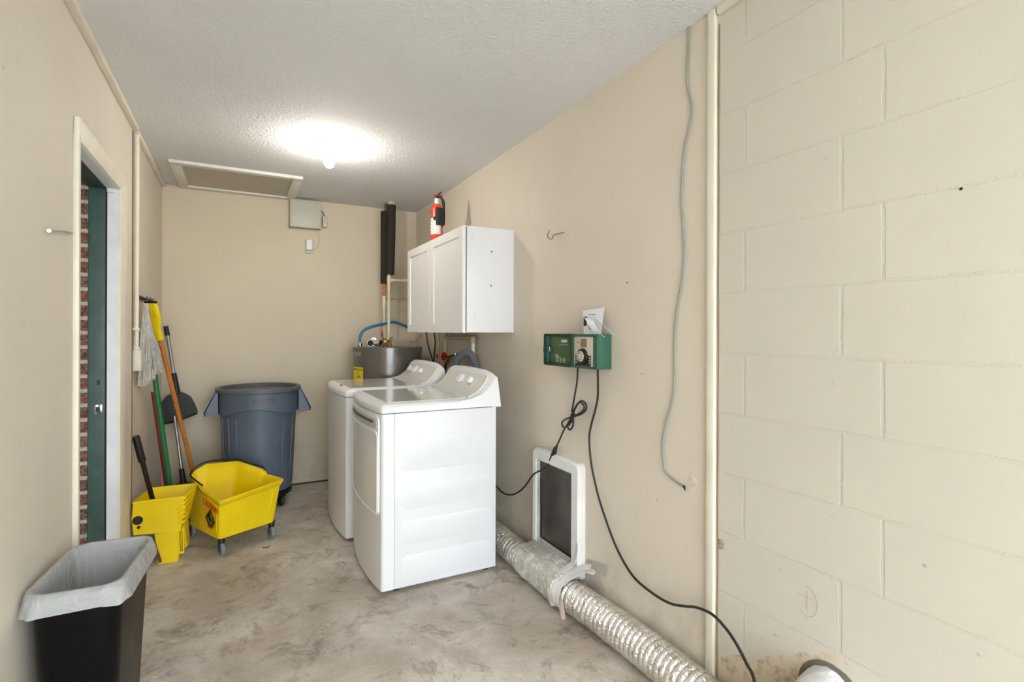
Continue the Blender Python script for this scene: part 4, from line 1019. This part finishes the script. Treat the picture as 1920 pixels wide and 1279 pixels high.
for k in range(8):
    a = 2 * PI * k / 8; lathe(bm, [(0, 0), (0.0028, 0), (0.0024, 0.001), (0, 0.001)], (tx0 - .0094, yc_ + .004 + .016 * math.cos(a), dz_ + .016 * math.sin(a)), (-1, 0, 0), 8)
obj('dial_numbers', bm, m_black, dial)
bm = B()
for s in (-1, 1):
    for k in range(4): box(bm, tx0 + .0038, tx0 + .0048, yc_ + s * .050 - .006, yc_ + s * .050 + .006, tz0 + .022 + k * .011, tz0 + .027 + k * .011)
obj('plate_print', bm, m_beige, bp)
obj('run_marks', boxb(tx0 + .0055, tx0 + .0064, yc_ + .033, yc_ + .045, tz1 - .038, tz1 - .034), m_black, pl)
# door
dy0, dy1 = 1.990, 2.232
bm = B(); box(bm, tx0 + .010, tx0 + .016, dy0, dy1, tz0 - .001, tz1 + .0005, 0.002)
dr = obj('door', bm, m_tgreen2, t, label='open green door')
bm = B(); ring_prism(bm, rrect(dy0, dy1, tz0 - .002, tz1 + .002, 0.012), rrect(dy0 + .006, dy1 - .006, tz0 + .005, tz1 - .005, 0.009), tx0 - .004, tx0 + .014, 'YZ')
obj('door_rim', bm, m_dkgreen, dr)
obj('side_strip', boxb(tx0 + .002, tx0 + .0105, dy1 - .034, dy1 - .008, tz0 + .008, tz1 - .008, 0.002), M('teal_strip', (26, 84, 80), 0.4), dr)
obj('lock_plate', lathe(B(), [(0, 0), (0.019, 0), (0.018, 0.006), (0, 0.006)], (tx0 + .010, dy1 - .048, (tz0 + tz1) / 2 + .002), (-1, 0, 0), 24), m_dkgreen, dr)
bm = B(); box(bm, tx0 + .001, tx0 + .004, dy1 - .050, dy1 - .042, (tz0 + tz1) / 2 - .012, (tz0 + tz1) / 2 + .014, 0.001); box(bm, tx0 + .001, tx0 + .004, dy1 - .058, dy1 - .046, (tz0 + tz1) / 2 - .010, (tz0 + tz1) / 2 - .004, 0.001)
obj('lock_latch', bm, m_chrome, dr)
bm = B(); tube(bm, [(tx0 + .004, dy1, 1.20), (tx0 + .004, dy1 + .012, 1.198), (tx0 + .004, dy1 + .012, 1.172), (tx0 + .004, dy1, 1.170)], 0.0022, 6)
obj('latch_loop', bm, m_dkgreen, dr)
obj('door_word', text_bm('ORBIT', 0.020, (tx0 + .0095, dy0 + .075, tz1 - .034), (0, -1, 0), (0, 0, 1), 0.0006), m_paper, dr)
bm = B(); box(bm, tx0 + .009, tx0 + .0102, dy0 + .04, dy0 + .12, tz1 - .052, tz1 - .050)
for k in range(3): box(bm, tx0 + .009, tx0 + .0102, dy0 + .125 - k * .004, dy0 + .155, tz0 + .050 - k * .005, tz0 + .052 - k * .005)
for q in (.075, .105, .135):
    for k in range(6): box(bm, tx0 + .009, tx0 + .0102, dy0 + q - .010, dy0 + q + .010, tz0 + .016 + k * .0042, tz0 + .0175 + k * .0042)
obj('instruction_print', bm, m_ltgrey, dr)
# leaflets tucked behind the timer
def sheet(name, pts, label, th=0.0012):
    P_ = [Vector(p) for p in pts]; n = (P_[1] - P_[0]).cross(P_[2] - P_[0]).normalized()
    return loft(B(), [[p for p in P_], [p + n * th for p in P_]])
xq = 1.40
t = thing('leaflet', 'upright white instruction leaflet with a black block standing on the green timer', 'leaflet', (xq, 1.88, tz1))
sh_ = obj('sheet', sheet('s', [(xq, 1.825, tz1), (xq + .012, 1.818, 1.382), (xq + .012, 1.975, 1.374), (xq, 1.95, tz1)], ''), m_paper, t)
bm = B(); box(bm, xq + .003, xq + .0045, 1.935, 1.958, 1.302, 1.345)
obj('printed_block', bm, m_black, sh_)
bm = B(); ring_prism(bm, [(1.905 + .009 * math.cos(k * PI / 6), 1.295 + .010 * math.sin(k * PI / 6)) for k in range(12)], [(1.905 + .006 * math.cos(k * PI / 6), 1.295 + .007 * math.sin(k * PI / 6)) for k in range(12)], xq - .0005, xq + .001, 'YZ')
box(bm, xq + .004, xq + .006, 1.875, 1.925, 1.352, 1.355)
obj('printed_emblem', bm, m_grey, sh_)
def curl(y0, w, z_top, dy, seed):
    L = []
    for k in range(9):
        s = k / 8; y = y0 - dy * s; z = z_top - (z_top - tz1 - 0.001) * s + 0.008 * math.sin(s * 5 + seed)
        x = 1.385 - 0.012 * math.sin(s * PI)
        L.append([(x, y + w / 2, z + w * .12), (x + .001, y + w / 2, z + w * .12), (x + .006, y - w / 2, z - w * .12), (x + .005, y - w / 2, z - w * .12)])
    return loft(B(), L)
obj('leaflet', curl(1.905, .055, 1.335, .095, 0), m_paper, None, 'curled white leaflet drooping in front of the upright one on the timer', 'leaflet')
bm = B(); L = []
for k in range(7):
    s = k / 6; y = 1.86 - .105 * s; z = 1.325 - .062 * s; x = 1.402 - .004 * math.sin(s * PI)
    L.append([(x, y + .016, z + .020), (x + .001, y + .016, z + .020), (x + .004, y - .016, z - .004), (x + .003, y - .016, z - .004)])
obj('leaflet', loft(bm, L), M('bluish_paper', (206, 208, 226), 0.6), None, 'bluish folded leaflet sagging at the right end of the papers on the timer', 'leaflet')

# ------------------------------------------------------------------ cords
xc_ = 1.412
t = thing('power_cord', 'black power cord with a bundled loop hanging from the green timer to behind the dryer', 'cord', (xc_, 2.0, tz0))
c1 = [Vector((1.40, 2.0, tz0 + .002))] + [at(u, v, X=xc_) for u, v in ((1082, 715), (1077, 745), (1072, 772))]
obj('upper_cord', tube(B(), c1, 0.0042, 8, sp=6), m_rub, t)
def W_(pts, dx=0.0): return [at(u, v, X=xc_ - dx) for u, v in pts]
k0 = (1072, 783)
loops = [W_([k0, (1079, 765), (1089, 752), (1098, 757), (1099, 768), (1091, 776), (1080, 780), k0], 0.006),
         W_([k0, (1077, 767), (1086, 755), (1094, 759), (1095, 767), (1088, 774), (1079, 779), k0], 0.012),
         W_([k0, (1063, 785), (1054, 792), (1056, 801), (1064, 799), (1071, 791), k0], 0.007),
         W_([k0, (1067, 790), (1064, 800), (1069, 806), (1074, 799), (1075, 788), k0], 0.012)]
bm = B()
for lp in loops: tube(bm, lp, 0.0042, 8, sp=6)
obj('cord_bundle', bm, m_rub, t)
obj('cord_tie', tube(B(), W_([(1075, 776), (1070, 790)], 0.009), 0.011, 10), m_black, t)
lc = W_([(1068, 790), (1058, 805), (1050, 823), (1043, 838)])
obj('mid_cord', tube(B(), lc, 0.0042, 8, sp=6), m_rub, t)
pl_ = W_([(1044, 836), (1041, 842), (1037, 855), (1033, 864), (1030, 869)])
obj('plug_joint', tube(B(), pl_, 0.010, 10, rf=lambda s: 0.005 + 0.009 * math.sin(PI * min(1, max(0, s)))), m_black, t)
lc2 = [at(u, v, X=1.385) for u, v in ((1031, 867), (1018, 880), (1000, 890), (985, 911), (970, 924), (955, 928), (940, 922), (925, 905))]
obj('lower_cord', tube(B(), [pl_[-1]] + lc2[1:], 0.0045, 8, sp=6), m_rub, t)
pts = [Vector((1.40, 1.846, tz0 + .004))] + [at(u, v, X=x_) for u, v, x_ in ((1121, 740, 1.42), (1117, 765, 1.42), (1109, 795, 1.42), (1105, 820, 1.42), (1108, 865, 1.42), (1118, 915, 1.42), (1131, 960, 1.42), (1155, 1025, 1.42), (1185, 1078, 1.42), (1220, 1110, 1.415), (1255, 1131, 1.41), (1285, 1137, 1.41), (1305, 1139, 1.405), (1335, 1152, 1.39), (1362, 1180, 1.39), (1382, 1210, 1.38), (1400, 1245, 1.37), (1416, 1285, 1.35))]
pts += [Vector((1.28, .93, .08)), Vector((1.2, .8, .006)), Vector((1.1, .6, .006))]
obj('long_cord', tube(B(), pts, 0.0048, 8, sp=6), m_rub, None, 'long black cable sweeping from the green timer down past the wall post to the floor', 'cord')
pts = [at(u, v, X=1.433) for u, v in ((1293, 31), (1290, 90), (1288, 150), (1293, 180), (1297, 205), (1292, 240), (1284, 275), (1280, 320), (1278, 380), (1283, 460), (1280, 520), (1270, 580), (1265, 640), (1265, 700), (1262, 745), (1250, 790), (1243, 830), (1245, 870), (1250, 888), (1266, 902), (1281, 912))]
t = thing('grey_cable', 'thin grey cable hanging down the right wall beside the white post', 'cable', tuple(pts[-1]))
obj('cable_run', tube(B(), pts, 0.0038, 8, sp=5), m_cable, t)
bm = B(); e = pts[-1]
for dz in (-.006, 0, .006): tube(bm, [e, e + Vector((-.004, -.008, dz)), e + Vector((-.003, -.013, dz - .006))], 0.0018, 6)
obj('frayed_end', bm, m_rub, t)
# wall hook, nail, patches and marks
bm = tube(B(), [at(1057, 436, X=XR), at(1056, 436, X=1.415), at(1048, 438, X=1.40), at(1038, 441, X=1.395), at(1036, 447, X=1.395), at(1032, 448.5, X=1.395), at(1028, 446, X=1.395), at(1026, 440, X=1.395), at(1029, 436, X=1.395), at(1029, 432, X=1.395)], 0.0028, 8, sp=4)
obj('wire_hook', bm, M('dull_wire', (140, 130, 110), 0.4, metal=0.5), None, 'bent wire hook on the right wall between cabinet and grey cable', 'hook')
n0, n1 = at(136, 438, X=XL + .010), at(92, 433, X=XL + .012); bm = tube(B(), [Vector((XL, n0.y + .004, n0.z)), n0, n0 * .6 + n1 * .4 + Vector((.003, 0, .003)), n1], 0.0032, 8, sp=4)
lathe(bm, [(0, 0), (0.006, 0), (0.006, 0.002), (0, 0.002)], n1, (0.1, -1, 0), 10)
obj('nail', bm, m_alu, None, 'long bent nail sticking out of the left wall beside the door casing', 'nail')
p = at(1298, 902, X=XR)
bm = lathe(B(), [(0.020, 0), (0.019, 0.002), (0.014, 0.003), (0, 0.003)], p, (-1, 0, 0), 18); jitter(bm, 0.002, 3, 60)
obj('plaster_patch', bm, m_wall, None, 'small round plaster patch beside the end of the grey cable', 'patch')
p = at(1352, 1020, X=XR)
bm = lathe(B(), [(0.017, 0), (0.015, 0.0015), (0, 0.002)], (XR, p.y, p.z), (-1, 0, 0), 14)
for v in bm.verts: v.co.z = p.z + (v.co.z - p.z) * 1.2
jitter(bm, 0.007, 8, 35)
obj('chipped_spot', bm, m_hole, None, 'brown chipped spot in the block wall right beside the white post', 'chip')
for (u, v), (lab) in (((1802, 354), 'dark speck stuck on the upper block wall at the right'), ((1176, 530), 'small dark screw hole in the drywall between timer and grey cable')):
    p = at(u, v, X=XR); obj('wall_speck', lathe(B(), [(0, 0), (0.0035, 0), (0.003, 0.0015), (0, 0.0015)], p, (-1, 0, 0), 10), m_rub, None, lab, 'speck')
# pencilled circle with a cross on the block wall
bm = B(); pc = at(1514, 1128, X=XR - .0008)
tube(bm, [Vector((pc.x, pc.y + .030 * math.cos(a), pc.z + .043 * math.sin(a))) for a in [D(-40 - 14 * k) for k in range(18)]], 0.0007, 5)
tube(bm, [Vector((pc.x, pc.y + .03, pc.z + .012)), Vector((pc.x, pc.y - .018, pc.z + .010))], 0.0007, 5); tube(bm, [Vector((pc.x, pc.y, pc.z + .03)), Vector((pc.x, pc.y, pc.z - .026))], 0.0007, 5)
obj('pencil_drawing', bm, m_mark, None, 'faint pencilled circle with a cross low on the block wall', 'mark')
obj('floor_debris', tube(B(), [at(492, 1027, Z=.003), at(501, 1027, Z=.004), at(505, 1024, Z=.006)], 0.003, 6), m_rub, None, 'dark scrap lying on the floor by the mop bucket', 'debris')

# ------------------------------------------------------------------ pet door (white framed opening)
t = thing('pet_door', 'white framed pet door with a dark flap low on the right wall', 'pet door', (XR, 2.19, 0.1))
fy0, fy1, fz0, fz1, fx = 1.990, 2.425, 0.10, 0.655, 1.400
bm = B(); O_ = rrect(fy0, fy1, fz0, fz1, 0.03); I_ = rrect(fy0 + .062, fy1 - .036, fz0 + .060, fz1 - .055, 0.006)
O2 = rrect(fy0 + .01, fy1 - .01, fz0 + .01, fz1 - .01, 0.025)
def yz(l, x): return [(x, p[0], p[1]) for p in l]
loft(bm, [yz(O_, XR), yz(O_, fx + .012), yz(O2, fx), yz(I_, fx + .002), yz(I_, XR - .004)], False, False)
fr_ = obj('frame', bm, M('pet_frame_white', (232, 232, 228), 0.4, var=0.04, vs=12), t)
bm = B(); ring_prism(bm, rrect(fy0 + .060, fy1 - .034, fz0 + .058, fz1 - .053, 0.006), rrect(fy0 + .067, fy1 - .046, fz0 + .082, fz1 - .062, 0.006), fx + .010, fx + .018, 'YZ')
obj('inner_lip', bm, M('worn_white', (206, 202, 192), 0.5, var=0.15, vs=30), fr_)
bm = boxb(XR - .010, XR - .004, fy0 + .06, fy1 - .036, fz0 + .058, fz1 - .053)
flap = obj('flap', bm, m_flap, t, label='dark brown flap')
bm = tube(B(), [(fx + .014, fy1 - .068, .50), (fx + .010, fy1 - .076, .40), (fx + .012, fy1 - .086, .30), (fx + .014, fy1 - .072, .20)], 0.003, 6, sp=6)
obj('flap_edge', bm, m_black, flap)

# ------------------------------------------------------------------ foil duct
def duct(path, r=0.071, pitch=0.025, seg=36, amp=0.011, cap=True, seed=0):
    P_ = spline(path, 60); 
    # resample
    out = [P_[0]]; acc = 0
    for a, b in zip(P_, P_[1:]):
        acc += (b - a).length
        if acc >= pitch / 4: out.append(b); acc = 0
    L = []; dist = 0
    for i, (p, tt, n, b) in enumerate(frames(out)):
        ph = [0.0, 0.85, 1.0, 0.85][i % 4]
        ring = []
        for k in range(seg):
            a = 2 * PI * k / seg; w = mn.noise(Vector((p.y * 30 + seed, math.cos(a) * 3, math.sin(a) * 3)))
            ring.append(p + (n * math.cos(a) + b * math.sin(a)) * (r - amp + amp * 2 * ph * 0.5 + 0.004 * w))
        L.append(ring)
    return loft(B(), L, cap, cap)
DXa = 1.345
t = thing('dryer_duct', 'silver foil flexible duct running along the floor past the pet door', 'duct', (DXa, 1.9, 0))
obj('rear_hose', duct([(1.30, 3.0, .10), (1.345, 2.86, .078), (1.34, 2.7, .077), (1.335, 2.5, .077), (1.33, 2.33, .077)], seed=2), m_foil, t, ang=60)
obj('front_hose', duct([(1.325, 2.04, .078), (1.34, 1.9, .077), (1.352, 1.7, .077), (1.358, 1.5, .077), (1.356, 1.3, .077), (1.345, 1.1, .078), (1.315, .94, .10), (1.30, .865, .16), (1.315, .835, .21), (1.35, .835, .25)], seed=5), m_foil, t, ang=60)
# taped sleeve
L = []; P_ = spline([(1.335, 2.36, .080), (1.335, 2.25, .084), (1.34, 2.12, .084), (1.33, 2.0, .080)], 8)
for i, (p, tt, n, b) in enumerate(frames(P_)):
    ring = []
    for k in range(30):
        a = 2 * PI * k / 30; c_, s_ = math.cos(a), math.sin(a); e = 0.62
        v = n * math.copysign(abs(c_) ** e, c_) + b * math.copysign(abs(s_) ** e, s_)
        w = mn.noise(Vector((p.y * 14, c_ * 2, s_ * 2))) * 0.010 + mn.noise(Vector((p.y * 40, c_ * 6, s_ * 6))) * 0.005
        q = p + v * (0.073 + w); q.z = max(q.z, 0.001); q.x = min(q.x, 1.42); ring.append(q)
    L.append(ring)
obj('tape_sleeve', loft(B(), L), m_tape, t, label='dirty white taped sleeve', ang=60)
def tapestrip(pts, w, th=0.0015, wob=0.004):
    P_ = spline(pts, 6); L = []
    for i, (p, tt, n, b) in enumerate(frames(P_)):
        d_ = mn.noise(p * 30) * wob
        L.append([p - b * w / 2, p + n * th + b * (-w / 2), p + n * (th + d_) + b * w / 2, p + b * w / 2 + n * d_])
    return loft(B(), L)
# wide white band wound round the duct near its lower joint
L = []
for i, s in enumerate([k / 8 for k in range(9)]):
    p = Vector((1.333 + .004 * s, 2.03 - .09 * s, .080)); tt = Vector((0.05, -1, 0)).normalized(); n = Vector((0, 0, 1)); b = tt.cross(n)
    L.append([p + (n * math.cos(a) + b * math.sin(a)) * (.079 + .006 * mn.noise(Vector((s * 6, math.cos(a) * 3, math.sin(a) * 3)))) for a in [2 * PI * k / 28 for k in range(28)]])
for r_ in L:
    for q in r_: q.z = max(q.z, 0.0012); q.x = min(q.x, 1.425)
obj('tape_band', loft(B(), L, False, False), M('white_tape', (232, 232, 230), 0.3, var=0.04, bump=0.6, bs=40, bd=0.006), t, label='white tape band')
bm = B()
for pts_, w in (([(1.30, 2.0, .150), (1.345, 2.0, .165), (1.39, 1.985, .175), (1.43, 1.93, .20)], .05), ([(1.29, 1.97, .13), (1.34, 1.96, .16), (1.40, 1.95, .18), (1.433, 1.90, .185)], .045), ([(1.32, 2.03, .155), (1.38, 2.01, .19), (1.397, 2.0, .24), (1.398, 2.0, .29)], .04)):
    me_ = bpy.data.meshes.new('t'); q_ = tapestrip(pts_, w); q_.to_mesh(me_); q_.free(); bm.from_mesh(me_); bpy.data.meshes.remove(me_)
obj('tape_strips', bm, M('white_tape2', (226, 224, 220), 0.3, bump=0.5, bs=40, bd=0.006), t, label='crossed white tape strips')
bm = sheet('s', [(XR - .003, 1.985, .175), (XR - .003, 1.83, .19), (XR - .003, 1.815, .25), (XR - .003, 1.97, .215)], '', 0.001)
obj('wall_tape', bm, m_ctape, t, label='clear tape stuck on the wall')
bm = sheet('s', [(1.268, 1.97, .095), (1.270, 1.93, .11), (1.262, 1.885, .02), (1.256, 1.905, .006)], '', 0.002)
bmesh.ops.translate(bm, verts=bm.verts[:], vec=(-0.003, 0, 0.003))
obj('hanging_tape', bm, m_pinktape, t, label='pale tape end hanging off the duct')
bm = B()
box(bm, 1.30, 1.40, 1.99, 2.39, .150, .160, .003)
for k in range(3): box(bm, 1.355 + .014 * k, 1.363 + .014 * k, 2.0, 2.38, .158, .166 + .004 * k, .001)
obj('sill_adapter', bm, m_tape, t, label='grimy white flange under the pet door')
# taped end of the duct entering the block wall
L = []
cE = Vector((XR, .845, .265)); d0 = Vector((1.34, .838, .243))
for i, s in enumerate([k / 10 for k in range(11)]):
    p = d0.lerp(cE, s); tt = (cE - d0).normalized(); n = Vector((0, 0, 1)); b = tt.cross(n)
    L.append([p + (n * math.cos(a) + b * math.sin(a)) * (.085 + .005 * mn.noise(Vector((s * 5, math.cos(a) * 3, math.sin(a) * 3)))) for a in [2 * PI * k / 32 for k in range(32)]])
obj('wall_end', loft(B(), L, False, False), M('white_tape_end', (226, 226, 226), 0.3, var=0.1, vs=30, bump=0.8, bs=50, bd=0.008), t, label='white taped duct end at the wall')
bm = B(); ring_prism(bm, [(cE.y + .096 * math.cos(2 * PI * k / 32), cE.z + .100 * math.sin(2 * PI * k / 32)) for k in range(32)], [(cE.y + .078 * math.cos(2 * PI * k / 32), cE.z + .078 * math.sin(2 * PI * k / 32)) for k in range(32)], XR - .002, XR + .0005, 'YZ'); jitter(bm, 0.002, 4, 50)
for v in bm.verts: v.co.x = min(v.co.x, XR - 0.0003)
obj('hole_edge', bm, M('dark_hole_edge', (110, 104, 92), 0.9), t, label='dark rough edge of the wall hole')
